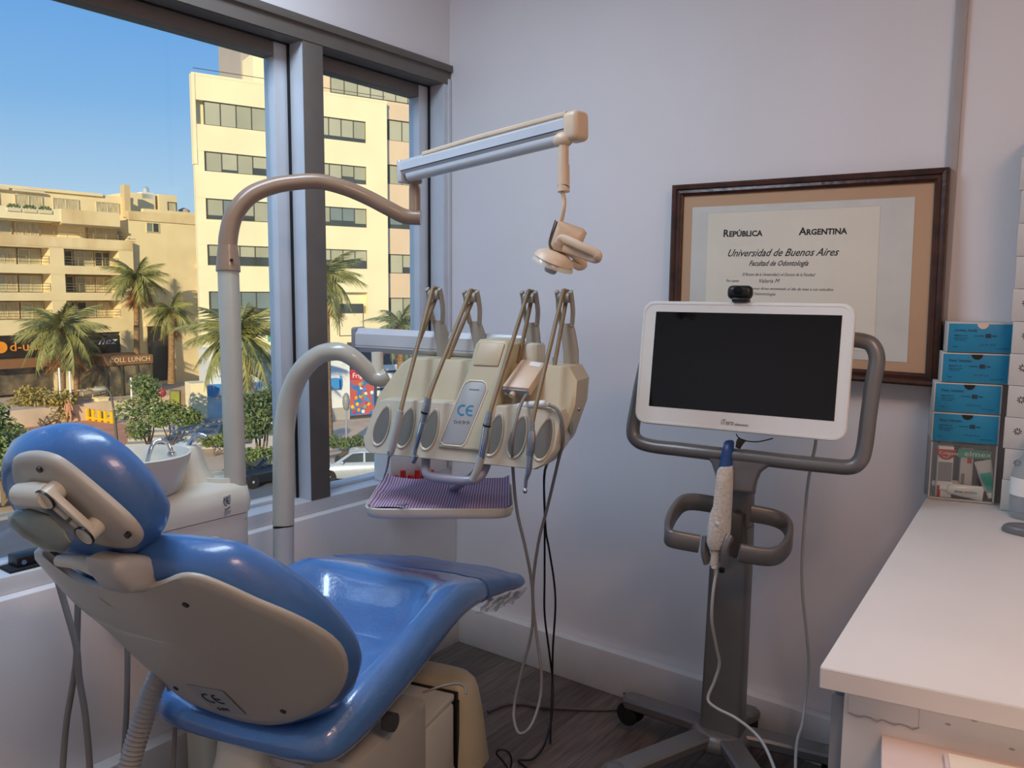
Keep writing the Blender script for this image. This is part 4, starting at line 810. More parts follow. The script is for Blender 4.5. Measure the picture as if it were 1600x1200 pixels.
# ============================================================ COUNTER AND WHAT STANDS ON IT
CZ = .88
KA, KB_, KC = V((1.826,-1.295,0.88)), V((2.067,-1.252,0.88)), V((1.755,-0.143,0.88))
KY = (KC - KA).normalized(); KX = (KB_ - KA).normalized(); KN = V((KY.y, -KY.x, 0)); KAX = (KN, KY, ZZ)
def kq(a, b, z): return V((KA.x, KA.y, 0)) + KX*a + KY*b + ZZ*z
def kfar(a): return (-.003 - KA.y - KX.y*a) / KY.y
wt = root('counter_top', kq(.4, .6, CZ - .03), 'white laminate worktop running out from the back wall', 'worktop')
part('worktop', MB().prism([kq(0, 0, CZ - .032), kq(.8, 0, CZ - .032), kq(.8, kfar(.8), CZ - .032), kq(0, kfar(0), CZ - .032)], ZZ*.032, .002), 'lam', wt, 30)
part('edge_strip', MB().prism([kq(.002, -.0012, CZ - .030), kq(.798, -.0012, CZ - .030), kq(.798, 0, CZ - .030), kq(.002, 0, CZ - .030)], ZZ*.028), 'lam', wt, 0)
def kbox(a0, a1, b0, b1, z0, z1):
    f0, f1 = min(b1, kfar(a0) - .05), min(b1, kfar(a1) - .05)
    return MB().prism([kq(a0, b0, z0), kq(a1, b0, z0), kq(a1, f1, z0), kq(a0, f0, z0)], ZZ*(z1 - z0))
kb_ = root('drawer_unit', (2.1, -.6, 0), 'white drawer cabinet under the worktop with grey drawer fronts', 'cabinet')
part('end_panel', kbox(.030, .79, .022, .04, .06, CZ - .033), 'lam', kb_, 0, label='white end panel facing the room')
part('patch', kbox(.036, .125, .0205, .022, CZ - .068, CZ - .036), 'lam', kb_, 0)
part('chipped_edge', MB().tube([kq(.036 + .0075*k, .0207, CZ - .068 - .002*(k % 3) - .001*(k % 2)) for k in range(13)], .0008, 6), 'stripg', kb_)
part('seam', kbox(.1245, .1255, .0206, .022, CZ - .07, CZ - .036), 'stripg', kb_, 0)
for q in ((.16, .055), (.235, .07), (.19, .042), (.30, .044)): part('chip', MB().ell(kq(q[0], .0218, CZ - q[1]), .004, .0006, .0015), 'stripg', kb_)
part('carcass', kbox(.034, .79, .041, 9, .06, CZ - .034), 'lam', kb_, 0)
z = .06
for k, hgt in enumerate((.26, .26, .255)):
    df_ = part('drawer', kbox(.012, .033, .03, .85, z, z + hgt - .006), 'midgrey', kb_, 0, label='grey drawer front')
    part('drawer_pull', kbox(-.004, .012, .34, .56, z + hgt - .055, z + hgt - .043), 'steel', df_, 0)
    z += hgt
part('plinth', kbox(.07, .75, .06, 9, 0, .06), 'darkgrey', kb_, 0)

# open card file / low box at the very corner of the frame
LZ = .79
LA, LB, LC = V((1.902,-1.25,0.79)), V((1.906,-1.36,0.79)), V((2.097,-1.207,0.79))
pb = root('low_cabinet', (2.1, -1.45, 0), 'low pale pink-topped cabinet standing before the counter end', 'cabinet')
lx, ly = (LC - LA).normalized(), (LB - LA).normalized(); ly = V((lx.y, -lx.x, 0))
def lq(a, b, z): return V((LA.x, LA.y, 0)) + lx*a + ly*b + ZZ*z
part('cabinet_body', MB().prism([lq(.01, .01, .02), lq(.5, .01, .02), lq(.5, .4, .02), lq(.01, .4, .02)], ZZ*(LZ - .04)), 'lam', pb, 0)
part('cabinet_top', MB().prism([lq(0, 0, LZ - .018), lq(.51, 0, LZ - .018), lq(.51, .41, LZ - .018), lq(0, .41, LZ - .018)], ZZ*.018, .002), 'pink', pb, 30)
fp = root('folder', lq(.25, .2, LZ), 'flat pale folder lying on the low pink cabinet', 'folder')
part('cover', MB().prism([lq(.075, .035, LZ + .0008), lq(.44, .035, LZ + .0008), lq(.44, .36, LZ + .0008), lq(.075, .36, LZ + .0008)], ZZ*.006, .001), 'pink', fp, 30)
part('sheets', MB().prism([lq(.08, .04, LZ + .0068), lq(.43, .04, LZ + .0068), lq(.43, .35, LZ + .0068), lq(.08, .35, LZ + .0068)], ZZ*.002), 'paper', fp, 0)

# acrylic drawer holding toothpaste, with four blue card boxes on top
_e = V((1.902,-0.115,0.88)) - V((1.76,-0.148,0.88)); ang = math.atan2(_e.y, _e.x)
BX, BY = V((math.cos(ang), math.sin(ang), 0)), V((-math.sin(ang), math.cos(ang), 0)); BA = (BX, BY, ZZ)
B0_ = V((1.76,-0.148,0.88)) + ZZ*.001                      # front left lower corner
def bq(a, b, z): return B0_ + BX*a + BY*b + ZZ*z
ac = root('acrylic_box', bq(.09, .08, 0), 'clear acrylic box of toothpaste packs at the back of the counter', 'box')
aw, ad_, ah = _e.length, .12, .148
part('bottom_panel', MB().box(bq(aw/2, ad_/2, .0015), (aw, ad_, .003), BA), 'acryl', ac, 0)
part('front_panel', MB().box(bq(aw/2, .0015, ah/2 + .002), (aw, .003, ah - .004), BA), 'acryl', ac, 0)
part('back_panel', MB().box(bq(aw/2, ad_ - .0015, ah/2 + .002), (aw, .003, ah - .004), BA), 'acryl', ac, 0)
for a in (.0015, aw - .0015): part('side_panel', MB().box(bq(a, ad_/2, ah/2 + .002), (.003, ad_ - .008, ah - .004), BA), 'acryl', ac, 0)
part('rim', MB().box(bq(aw/2, .001, .003), (aw, .0035, .004), BA).box(bq(aw - .001, .001, ah/2), (.0035, .0035, ah), BA).box(bq(.001, .001, ah/2), (.0035, .0035, ah), BA), 'lightgrey', ac, 0)
for i, (zo, xo, rz_) in enumerate(((ah + .002, .0, 0), (ah + .078, .0, .0), (ah + .154, .012, 0), (ah + .230, .02, 0))):
    lab = ('lowest of four stacked blue card boxes, on the acrylic box', 'second blue card box from the bottom of the stack', 'third blue card box up, second from the stack top', 'topmost blue card box in the stack by the picture frame')[i]
    bxr = root('blue_card_box', bq(.095 + xo, .075, zo), lab, 'box', 'stacked blue card boxes')
    part('sleeve', MB().box(bq(aw/2 + xo, .064, zo + .037), (aw + .004, .12, .074), BA, .001), 'greybox', bxr)
    fr_ = part('front_flap', MB().box(bq(aw/2 + xo, .0032, zo + .036), (aw - .003, .002, .070), BA, .0004), 'bluebox', bxr)
    part('thumb_notch', MB().prism([bq(aw*.52 + xo + .0125*math.cos(math.pi*q/12), .0020, zo + .0712 - .0125*math.sin(math.pi*q/12)) for q in range(13)], -BY * .0008), 'black' if i < 3 else 'pink', bxr)
    def bt(s_, a, z_, sz, wd_=None): text('lettering', s_, sz, bq(a*aw/.185 + xo, .0020, zo + z_), BX, ZZ, 'navy', fr_, 0, .0002, 'LEFT', wd_*aw/.185 if wd_ else None)
    bt(('Pisani, Sebastian', 'Pisani, Sebastian', 'Pisani, Sebastian', 'Loreley, Analía')[i], .018, .052, .0095, .062)
    bt('Aligners 01 to 14', .018, .040, .006, .036); bt('Upper and lower', .018, .034, .004, .04); bt('see label', .02, .029, .004, .03)
    bt('CLIN 00421', .074, .040, .005, .026); bt('0086', .122, .040, .006, .013)
    bt('U L 0 1 2 3', .09, .018, .006, .04); bt('Lot 204', .135, .010, .004, .033); bt('Ref', .018, .012, .004, .01)
    part('code_block', MB().box(bq(.112*aw/.185 + xo, .0018, zo + .042), (.012, .0008, .010), BA), 'navy', fr_, 0)
# packs inside the acrylic box
def bs(a, b, z): return bq(a*aw/.185, b, z)
def pack(name, lab, a, b, z0, sx_, sy_, sz_, m, cat='toothpaste box'):
    r_ = root(name, bs(a, b, z0), lab, cat); part('carton', MB().box(bs(a, b, z0 + sz_/2), (sx_*aw/.185, sy_, sz_), BA, .0008), m, r_); return r_
p1 = pack('toothpaste_carton', 'white carton with a red half-round panel, left in acrylic box', .045, .03, .0035, .044, .03, .132, 'whitem')
hc = [bs(.045 + .029*math.cos(t), .0125, .128 + .026*math.sin(t)) for t in [math.pi + math.pi*k/16 for k in range(17)]]
rp_ = part('red_panel', MB().prism(hc, -BY*.001), 'redp', p1, 0); text('lettering', 'Colgate', .011, bs(.023, .0112, .116), BX, ZZ, 'white', rp_, width=.044)
part('smile_mark', MB().tube([bs(.036 + .018*k/6, .0112, .1115 - .004*math.sin(math.pi*k/6)) for k in range(7)], .0008, 6), 'white', rp_)
part('grey_window', MB().box(bs(.045, .0146, .07), (.032, .0008, .05), BA), 'midgrey', p1, 0)
part('print_band', MB().box(bs(.03, .0146, .018), (.008, .0008, .03), BA), 'redp', p1, 0)
p2 = pack('toothpaste_carton', 'pale carton with a green brand band, middle of acrylic box', .108, .05, .0035, .036, .03, .128, 'greybox')
gb = part('brand_band', MB().box(bs(.128, .0335, .118), (.074, .001, .022), BA), 'teal', p2, 0)
text('lettering', 'elmex', .019, bs(.098, .0326, .112), BX, ZZ, 'white', gb, width=.06)
part('print_block', MB().box(bs(.099, .0346, .04), (.008, .0008, .05), BA), 'inkgrey', p2, 0); part('red_flash', MB().box(bs(.115, .0346, .10), (.01, .0008, .014), BA), 'redp', p2, 0)
def tubep(name, lab, a, z0, tilt, L_, m, b=.02):
    r_ = root(name, bs(a, b, z0), lab, 'toothpaste'); X = (BX*math.cos(tilt) + ZZ*math.sin(tilt)); Y = BY; N = X.cross(Y)
    o = bs(a, b, z0); rings = []
    for t, wv, hv in ((0, .019, .0012), (.06, .019, .0012), (.3, .0175, .007), (.85, .014, .012), (.92, .011, .011), (.95, .006, .006), (.96, .006, .006)):
        rings.append([o + X*(t*L_) + N*(wv*math.cos(q)) - Y*(hv*math.sin(q)) for q in [2*math.pi*k/16 for k in range(16)]])
    part('tube_body', MB().loft(rings), m, r_, 50); part('cap', MB().cyl(o + X*(L_*.95), o + X*(L_*1.13), .0085, .0075), 'white', r_)
    return r_, o, X, N
r1, o1, X1, N1 = tubep('toothpaste_tube', 'white toothpaste tube with teal flash, lying cap down', .150, .105, math.radians(-75), .085, 'greybox', .022)
part('teal_flash', MB().prism([o1 + X1*.03 + N1*-.014 - BY*.009, o1 + X1*.075 + N1*-.006 - BY*.0115, o1 + X1*.075 + N1*.006 - BY*.0115, o1 + X1*.03 + N1*.012 - BY*.009], -BY*.0008), 'teal', r1, 0)
r2, o2, X2, N2 = tubep('toothpaste_tube', 'small white toothpaste tube lying flat at the box front', .158, .02, math.radians(175), .088, 'white', .018)
text('lettering', 'elmex sensitive', .010, o2 + X2*.066 - BY*.0122 - ZZ*.005, BX, ZZ, 'ink', r2, width=.05)
r3, o3, X3, N3 = tubep('toothpaste_tube', 'second small tube lying behind, cap to the left', .112, .024, math.radians(174), .07, 'greybox', .045)
pack('red_carton', 'small red carton behind the green band in acrylic box', .166, .07, .0035, .022, .03, .112, 'redp')
pack('grey_carton', 'dark grey carton behind the others in acrylic box', .080, .10, .0035, .05, .03, .12, 'midgrey')

# column of white cartons against the wall right of the blue boxes
WB = V((1.921,-0.161,0.88)) + ZZ*.001
for i in range(12):
    z0 = CZ + .001 + .0765*i; jx = (.0, .002, -.002, .001)[i % 4] - .0008*i
    labs = ['bottom white carton of the tall column at the wall'] + ['white carton number %s from the bottom of the tall column' % w_ for w_ in ('two', 'three', 'four', 'five', 'six', 'seven', 'eight', 'nine', 'ten', 'eleven')] + ['top white carton of the tall column at the wall']
    r_ = root('white_carton', (WB.x + .1 + jx, WB.y + .055, z0), labs[i], 'box', 'white cartons in a column')
    part('carton', MB().bb((WB.x + jx, WB.y, z0), (WB.x + .205 + jx, WB.y + .11, z0 + .0755), .001), 'greybox', r_)
    cx_, cz_ = WB.x + .028 + jx, z0 + .043
    lg = MB()
    for k in range(8):
        t = math.pi*k/4; lg.tube([(cx_ + .0035*math.cos(t), WB.y - .0004, cz_ + .0035*math.sin(t)), (cx_ + .0085*math.cos(t + .25), WB.y - .0004, cz_ + .0085*math.sin(t + .25))], .0011, 6)
    part('flower_mark', lg, 'ink', r_, 0)
    text('lettering', 'invisalign', .0125, (cx_ + .017, WB.y - .0003, cz_ - .004), (1, 0, 0), (0, 0, 1), 'ink', r_, 0, .0002, 'LEFT', .075)

# spray bottle and tape dispenser cut by the right edge
BO = V((1.934,-0.173,0.88)) + V((.045, -.03, 0)); TO = V((1.948,-0.328,0.88)) + V((.088, -.03, 0))
sb_ = root('spray_bottle', (BO.x, BO.y, CZ), 'clear spray bottle with a printed label at the right edge', 'bottle')
part('bottle_body', MB().lathe([(.034, 0), (.037, .004), (.037, .045), (.0375, .05), (.037, .10), (.030, .128), (.016, .150), (.013, .158), (.013, .17)], (BO.x, BO.y, CZ + .0005), seg=32), 'clearp', sb_, 50)
part('liquid', MB().lathe([(.0325, .003), (.0355, .006), (.0355, .048), (.001, .048)], (BO.x, BO.y, CZ + .0005), seg=32), 'clearp', sb_, 50)
lbp = [(.0379, .056), (.0379, .098)]
part('label_sheet', MB().grid([[V((BO.x + r_*math.cos(t), BO.y + r_*math.sin(t), CZ + z_)) for t in [math.radians(180 + 9*k) for k in range(16)]] for r_, z_ in lbp]), 'white', sb_, 180)
part('trigger_head', MB().box((BO.x + .004, BO.y, CZ + .19), (.026, .05, .03), WX, .006).cyl((BO.x, BO.y, CZ + .165), (BO.x, BO.y, CZ + .18), .015), 'white', sb_)
part('trigger', MB().tube([(BO.x - .002, BO.y - .025, CZ + .185), (BO.x - .004, BO.y - .037, CZ + .165), (BO.x - .006, BO.y - .031, CZ + .145)], .005, 8, n=3), 'teal', sb_)
td = root('tape_dispenser', (TO.x, TO.y, CZ), 'dark grey teardrop tape dispenser on the counter edge of frame', 'dispenser')
tdr = []
for z_, f in ((.0, 1.), (.006, 1.02), (.014, .98), (.018, .9)):
    tdr.append([V((TO.x + .066*f*math.cos(t) * (1.0 if math.cos(t) > 0 else 1.35), TO.y + .036*f*math.sin(t), CZ + .0005 + z_)) for t in [2*math.pi*k/32 for k in range(32)]])
part('dispenser_base', MB().loft(tdr), 'tape', td, 60)
part('well', MB().lathe([(.0, .0), (.026, .0), (.030, .002), (.0, .002)], (TO.x, TO.y, CZ + .0175), seg=28), 'black', td)
part('dispenser_upright', MB().box((TO.x + .01, TO.y + .03, CZ + .05), (.04, .018, .09), WX, .007), 'tape', td)


# ============================================================ OUTSIDE, SEEN THROUGH THE WINDOWS
M.update(
    cream=mat('cream_render', 'f3e6bd', .85, var=.04, scale=.4), cream2=mat('stained_cream_render', 'e9d6ab', .9, c2='c9ad80', scale=.5, stretch=(1, 1, .35), detail=8),
    apt=mat('sand_render', 'ecd9ae', .9, var=.06, scale=.5), pinkw=mat('pink_beige_render', 'dcc3a6', .88, var=.03, scale=.4), greyw=mat('tower_grey_render', 'b3a79c', .9, var=.04, scale=.4),
    blind=mat('closed_blind_glass', 'a9a88f', .22, var=.05, scale=.5), blind2=mat('closed_blind_glass_b', 'b7b59c', .22, var=.05, scale=.5), dark=mat('dark_window_glass', '4b4f4c', .12, var=.2, scale=.4),
    sky_g=mat('blue_window_glass', '7d8a88', .1, var=.1, scale=.3), curtain=mat('curtain_glass', 'd8cba8', .3, c2='8b7f68', scale=5, stretch=(6, 6, .3)), wframe=mat('dark_window_bars', '4f4c42', .5), wframel=mat('pale_window_bars', 'd9cda9', .5),
    rail=mat('railing_metal', '8f8166', .5, .3), recess=mat('recess_wall', 'cdb78c', .9, var=.05, scale=.5), shop=mat('shop_front', '35302c', .4, var=.3, scale=.7), shopg=mat('shop_glass', '4a4842', .15, c2='8f7f66', scale=1.2),
    pave=mat('plaza_paving', 'd9c2aa', .9, var=.1, scale=.6), redp2=mat('red_paving', 'd9987a', .9, var=.08, scale=.8), road=mat('asphalt', '77777a', .9, var=.08, scale=.5), kerb=mat('kerb_stone', 'a8a5a0', .9), step=mat('step_stone', 'b9b2a8', .9, var=.05, scale=1),
    grass=mat('lawn', '8d8f3f', .95, c2='5f6a2c', scale=1.5, detail=8), trunk=mat('palm_trunk', '9a7a58', .9, c2='6e553c', scale=3, stretch=(1, 1, 5)), frond=mat('palm_green', '97955a', .6, c2='707a42', scale=2), fronddry=mat('dry_frond', 'b08048', .8, c2='8a5f38', scale=2), frondshade=mat('palm_green_shaded', '8f9774', .6, c2='6b7658', scale=2),  # frondshade: shade put into a greyer copy of the palm green
    leafy=mat('yellow_green_leaf', 'a08f45', .7, c2='7a6f34', scale=2), leafg=mat('green_leaf', '74854c', .7, c2='556a38', scale=2), leafd=mat('dark_leaf', '66774a', .7, c2='4a5c38', scale=2), bark=mat('bark', '7d6850', .9),
    yellow=mat('yellow_paint', 'f0c000', .5), bluead=mat('blue_poster', 'd6ecf8', .5, c2='8cc4ea', scale=.8), blueband=mat('blue_sign', '3f92d4', .5), tealsign=mat('green_sign', '5fae94', .5), shopw=mat('white_shop_panel', 'dfe3e2', .6, var=.02), orange=mat('orange_sign', 'f09a2a', .5),
    redsign=mat('red_sign', 'c03a48', .5), poster=mat('fruit_poster', 'c05a50', .5, c2='3a74b0', scale=1.4, detail=6, sharp=True), board=mat('black_board', '4a4a4e', .5), brown=mat('brown_canopy', '8a6242', .7), carw=mat('silver_car_paint', 'c4ccd4', .25, .3, coat=.6), cark=mat('black_car_paint', '22252a', .2, .2, coat=.6),
    tyre=mat('tyre', '1b1c1e', .8), canvas=mat('parasol_canvas', 'e2d3b4', .8), skin=mat('skin', 'b98a6a', .6), coral=mat('coral_clothes', 'cf9a7c', .8),
)
class Facade:
    def __init__(s, o, deg): a = math.radians(deg); s.o = V((o[0], o[1], 0)); s.u = V((math.sin(a), math.cos(a), 0)); s.n = V((math.cos(a), -math.sin(a), 0)); s.ax = (s.u, -s.n, ZZ)
    def p(s, a, b, z): return s.o + s.u*a - s.n*b + ZZ*z
    def box(s, mb, a0, a1, b0, b1, z0, z1): return mb.box(s.p((a0+a1)/2, (b0+b1)/2, (z0+z1)/2), (abs(a1-a0), abs(b1-b0), abs(z1-z0)), s.ax)
def B(F, *q): return F.box(MB(), *q)
def glazing(F, par, a0, a1, b, z0, z1, n, mats, fr='wframe', low=None, seed=0, bar=.055):
    """one window band: frame bars as the part, each pane a sub-part"""
    mb = MB(); F.box(mb, a0, a1, b, b + .08, z0, z0 + bar); F.box(mb, a0, a1, b, b + .08, z1 - bar, z1)
    wd_ = (a1 - a0) / n
    for k in range(n + 1): F.box(mb, a0 + k*wd_ - bar/2, a0 + k*wd_ + bar/2, b, b + .08, z0, z1)
    wn = part('window', mb, fr, par, 0); r_ = random.Random(seed + int(a0*10 + z0*7))
    for k in range(n):
        q0, q1 = a0 + k*wd_ + bar/2, a0 + (k+1)*wd_ - bar/2; lo = r_.random() * .35 if low is None else low
        if lo > .12:
            part('pane', B(F, q0, q1, b + .05, b + .07, z0 + bar, z0 + bar + (z1-z0)*lo), 'dark', wn, 0)
            part('pane', B(F, q0, q1, b + .04, b + .06, z0 + bar + (z1-z0)*lo, z1 - bar), r_.choice(mats), wn, 0)
        else: part('pane', B(F, q0, q1, b + .04, b + .06, z0 + bar, z1 - bar), r_.choice(mats), wn, 0)
    return wn

# ---- office block
OF = Facade((-47.760, 29.038), 19)
ob = root('office_building', OF.p(7, 4, GZ), 'tall cream office block with dark ribbon windows and a pinkish wing', 'building')
rows_ = [(12.2, 13.75), (9.2, 10.5), (6.05, 7.43), (3.0, 4.38), (-.32, 1.25)]
part('core', MB().prism([OF.p(.15, .5, GZ), OF.p(13.8, .5, GZ), OF.p(13.8, 11, GZ), OF.p(7, 11, GZ)], ZZ*(15.3 - GZ)), 'cream', ob, 0)
part('roof_slab', MB().prism([OF.p(-.05, 0, 15.28), OF.p(13.95, 0, 15.28), OF.p(13.95, 11, 15.28), OF.p(7, 11, 15.28)], ZZ*.18), 'cream', ob, 0)
ed = [15.3] + [z for r_ in rows_ for z in (r_[1], r_[0])] + [GZ]
for k in range(0, len(ed), 2): part('wall_band', B(OF, 0, 13.9, 0, .5, ed[k+1], ed[k]), 'cream', ob, 0)
for z0, z1 in rows_:
    part('pier', B(OF, 6.95, 8.4, 0, .5, z0, z1), 'cream', ob, 0); part('pier', B(OF, 12.2, 13.9, 0, .5, z0, z1), 'cream', ob, 0); part('pier', B(OF, 0, .16 if z0 > 12 else .62, .02, .5, z0, z1), 'cream', ob, 0)
    ms = ('blind', 'blind2') if z0 > 7 else ('sky_g', 'blind', 'sky_g') if z0 > 5 else ('blind', 'blind2', 'blind') if z0 > 2 else ('sky_g',)
    lw = 0 if z0 > 12 else None
    glazing(OF, ob, .72, 6.95, .10, z0, z1, 6, ms, low=.42 if 2 < z0 < 5 else lw, seed=1)
    if z0 > 2: glazing(OF, ob, 8.4, 12.2, .10, z0, z1, 4, ms, low=(.4 if z0 < 5 else .16 if z0 > 12 else lw), seed=4)
glazing(OF, ob, 9.9, 11.8, -.02, -2.0, .4, 1, ('dark',), seed=9)
part('corner_block', B(OF, -.06, .16, -.05, .5, 9.6, 15.4), 'cream', ob, 0)
# roof storey, terrace block with railing, grey tower
part('roof_storey', B(OF, 10.0, 24, 3.0, 9, 15.4, 18.7), 'pinkw', ob, 0)
glazing(OF, ob, 10.7, 20.4, 2.95, 16.2, 17.35, 9, ('blind', 'blind2'), low=0)
pa = [(4.77,16.14),(4.81,17.76),(5.18,18.17),(7.16,18.05)]
part('terrace_block', B(OF, pa[0][0], 8.6, 2.5, 7, 15.4, pa[3][1] - .05), 'cream', ob, 0)
tb = MB()
for k in range(4): tb.tube([OF.p(pa[2][0] + .1, 2.6, pa[3][1] + .1 + .22*k), OF.p(8.6, 2.6, pa[3][1] + .1 + .22*k)], .03, 6)
for k in range(5): tb.tube([OF.p(pa[2][0] + .1 + k*1.1, 2.6, pa[3][1] - .1), OF.p(pa[2][0] + .1 + k*1.1, 2.6, pa[3][1] + .9)], .035, 6)
part('terrace_railing', tb, 'wframe', ob, 0)
pt = [(4.66,17.3),(4.74,20.01)]
part('grey_tower', B(OF, pt[0][0], pt[0][0] + 9, 5, 11, 15.4, 23), 'greyw', ob, 0)
part('roof_wire', MB().tube([OF.p(.1, .1, 15.75), OF.p(6, .1, 15.75), OF.p(13.8, .1, 15.75)], .025, 6).tube([OF.p(5.1, .1, 15.4), OF.p(5.1, .1, 16.0)], .03, 6), 'wframe', ob, 0)
# pinkish wing set back on the right
wr = [(12.75, 14.3), (9.5, 10.95), (6.15, 7.55), (2.73, 4.2), (-1.2, .85)]
part('wing_core', B(OF, 13.0, 26, 1.1, 11, GZ, 15.4), 'pinkw', ob, 0)
ed = [15.4] + [z for r_ in wr for z in (r_[1], r_[0])] + [GZ]
for k in range(0, len(ed), 2): part('wing_band', B(OF, 13.0, 26, .6, 1.1, ed[k+1], ed[k]), 'pinkw', ob, 0)
for i, (z0, z1) in enumerate(wr): glazing(OF, ob, 14.4, 21.0, .72, z0, z1, 6, ('blind', 'blind2') if i != 2 else ('sky_g', 'redsign', 'dark'), low=0 if i < 2 else None, seed=20 + i)

# ---- apartment block
AP = Facade((-62.205, 31.977), 2)
ab = root('apartment_building', AP.p(-6, 4, GZ), 'sand-coloured apartment block with balconies above dark shops', 'building')
AL = -17
part('core', B(AP, AL, .0, 1.7, 12, GZ, 6.3), 'recess', ab, 0)
part('top_storey', B(AP, AL, 2.2, 3.2, 12, 6.2, 8.95), 'apt', ab, 0)
part('top_cornice', B(AP, AL, -.4, 3.0, 12, 8.8, 9.02), 'apt', ab, 0)
for z0, z1, m_, b_ in ((6.33, 7.2, 'cream', -.05), (4.42, 5.2, 'cream2', 0), (2.45, 3.08, 'apt', 0), (.45, 1.05, 'apt', 0), (-2.05, -.95, 'apt', 0)):
    part('parapet', B(AP, AL, -4.9 if z0 > 6 else .4, b_, 1.7, z0, z1), m_, ab, 0)
part('parapet', B(AP, -5.0, -.6, -.1, 1.7, 6.15, 7.3), 'cream2', ab, 0)
part('parapet_lip', B(AP, -5.0, -.6, -.25, 0, 6.1, 6.22), 'rail', ab, 0)
part('balcony_floor', B(AP, AL, .2, 0, 1.7, 4.36, 4.46), 'apt', ab, 0)
for a0, a1 in ((-5.9, -4.9), (-.75, .4), (-13.2, -12.2)):
    for z0, z1 in ((3.08, 4.42), (1.05, 2.45), (-.95, .45)): part('pier', B(AP, a0, a1, .02, 1.7, z0, z1), 'apt', ab, 0)
part('end_wall', B(AP, .0, .4, .1, 12, GZ, 5.2), 'apt', ab, 0)
# glazing behind the balconies
rz = [(3.12, 4.38, 0), (1.1, 2.4, 1), (-.9, .42, 2)]
for z0, z1, k in rz:
    for a0, a1, n, ms in ((-12.1, -9.4, 3, ('curtain', 'dark')), (-9.2, -7.7, 2, ('blind2', 'curtain')), (-7.5, -6.0, 2, ('blind2', 'blind')), (-4.8, -3.7, 2, ('dark', 'curtain')), (-3.5, -2.1, 2, ('curtain', 'blind2', 'dark')), (-1.95, -.8, 2, ('dark', 'curtain'))):
        glazing(AP, ab, a0, a1, 1.5, z0, z1 - .1, n, ms, fr='wframel', low=0, seed=k*7 + int(a0))
    rl = MB()
    for a0, a1 in ((-12.1, -5.95), (-4.88, -.78)):
        for h_ in (.2, .42, .62): rl.tube([AP.p(a0, .08, z0 + h_), AP.p(a1, .08, z0 + h_)], .022, 6)
        for q in range(5): rl.tube([AP.p(a0 + (a1-a0)*q/4, .08, z0), AP.p(a0 + (a1-a0)*q/4, .08, z0 + .64)], .022, 6)
    part('railing', rl, 'rail', ab, 0)
rl = MB()
for h_ in (.2, .4): rl.tube([AP.p(AL, .15, 5.2 + h_), AP.p(.3, .15, 5.2 + h_)], .022, 6)
for q in range(18): rl.tube([AP.p(AL + q*.96, .15, 5.2), AP.p(AL + q*.96, .15, 5.62)], .022, 6)
part('railing', rl, 'rail', ab, 0)
for a0, a1, n, ms in ((-12, -9.6, 3, ('curtain',)), (-9.3, -7.9, 2, ('curtain', 'blind2')), (-7.6, -6.0, 3, ('curtain',)), (-2.3, -.9, 2, ('blind2', 'curtain'))): glazing(AP, ab, a0, a1, 1.55, 5.25, 6.25, n, ms, fr='wframel', low=0)
part('white_wall', B(AP, -4.6, -2.6, 1.5, 1.7, 5.2, 6.15), 'cream', ab, 0)
for a0, a1, n in ((-10.9, -8.0, 3), (-6.9, -5.0, 2), (-4.2, -2.3, 2), (-.9, .9, 2)): glazing(AP, ab, a0, a1, 3.1, 7.5, 8.4, n, ('curtain',), fr='wframel', low=0, bar=.05)
part('awning_roll', MB().tube([AP.p(-11, 2.9, 8.75), AP.p(-7.4, 2.9, 8.72)], .14, 10), 'canvas', ab); part('awning_roll', MB().tube([AP.p(-7.1, 2.9, 8.68), AP.p(-4.9, 2.9, 8.66)], .10, 10), 'canvas', ab)
fb = MB()
for k in range(3):
    for q in range(14): fb.ell(AP.p(-8.6 + k*1.05 + .06*q, -.05 + .03*(q % 3), 7.15 + .06*((q*5) % 4)), .1, .1, .08, seg=6, rg=4)
part('planter_greens', fb, 'leafd', ab, 0)['kind'] = 'stuff'
for k in range(3): part('planter', B(AP, -8.65 + k*1.05, -7.75 + k*1.05, -.15, .1, 6.85, 7.1), 'canvas', ab, 0)
# lower right section with small windows, and the roof blocks
part('east_section', B(AP, .4, 9.5, .6, 12, GZ, 6.9), 'apt', ab, 0); part('east_parapet', B(AP, .4, 8.4, .5, 1.0, 6.9, 7.62), 'cream2', ab, 0)
part('roof_parapet', B(AP, 2.2, 7.6, 1.6, 2.0, 7.6, 8.0), 'apt', ab, 0)
glazing(AP, ab, 1.9, 2.95, 0.53, 6.0, 6.8, 2, ('dark', 'sky_g'), fr='wframel', low=0); glazing(AP, ab, 6.7, 8.3, 0.53, 5.65, 6.75, 3, ('blind2', 'dark'), fr='wframel', low=0)
for z0, z1 in ((3.55, 4.5), (1.4, 2.25)):
    part('bay_window', B(AP, 6.2, 8.6, 0.0, .6, z0 - .28, z0 - .08), 'cream', ab, 0); glazing(AP, ab, 6.3, 8.5, .4, z0, z1, 3, ('sky_g', 'blind2'), fr='wframel', low=0)
part('canopy', B(AP, 6.4, 9.4, -.2, .6, .1, .28), 'wframe', ab, 0)
glazing(AP, ab, 4.0, 4.7, .55, -.6, .3, 1, ('dark',), low=0); part('dark_gate', B(AP, 1.6, 3.6, .5, .7, -6.3, -1.6), 'shop', ab, 0); part('gate_gable', B(AP, 1.4, 3.8, .4, .7, -1.7, -1.4), 'apt', ab, 0)
pc = [(1.23,7.77),(1.33,9.92),(1.65,9.95)]
part('chimney', B(AP, pc[0][0], pc[2][0] + .05, 2.7, 3.4, 7.3, pc[1][1]), 'recess', ab, 0)
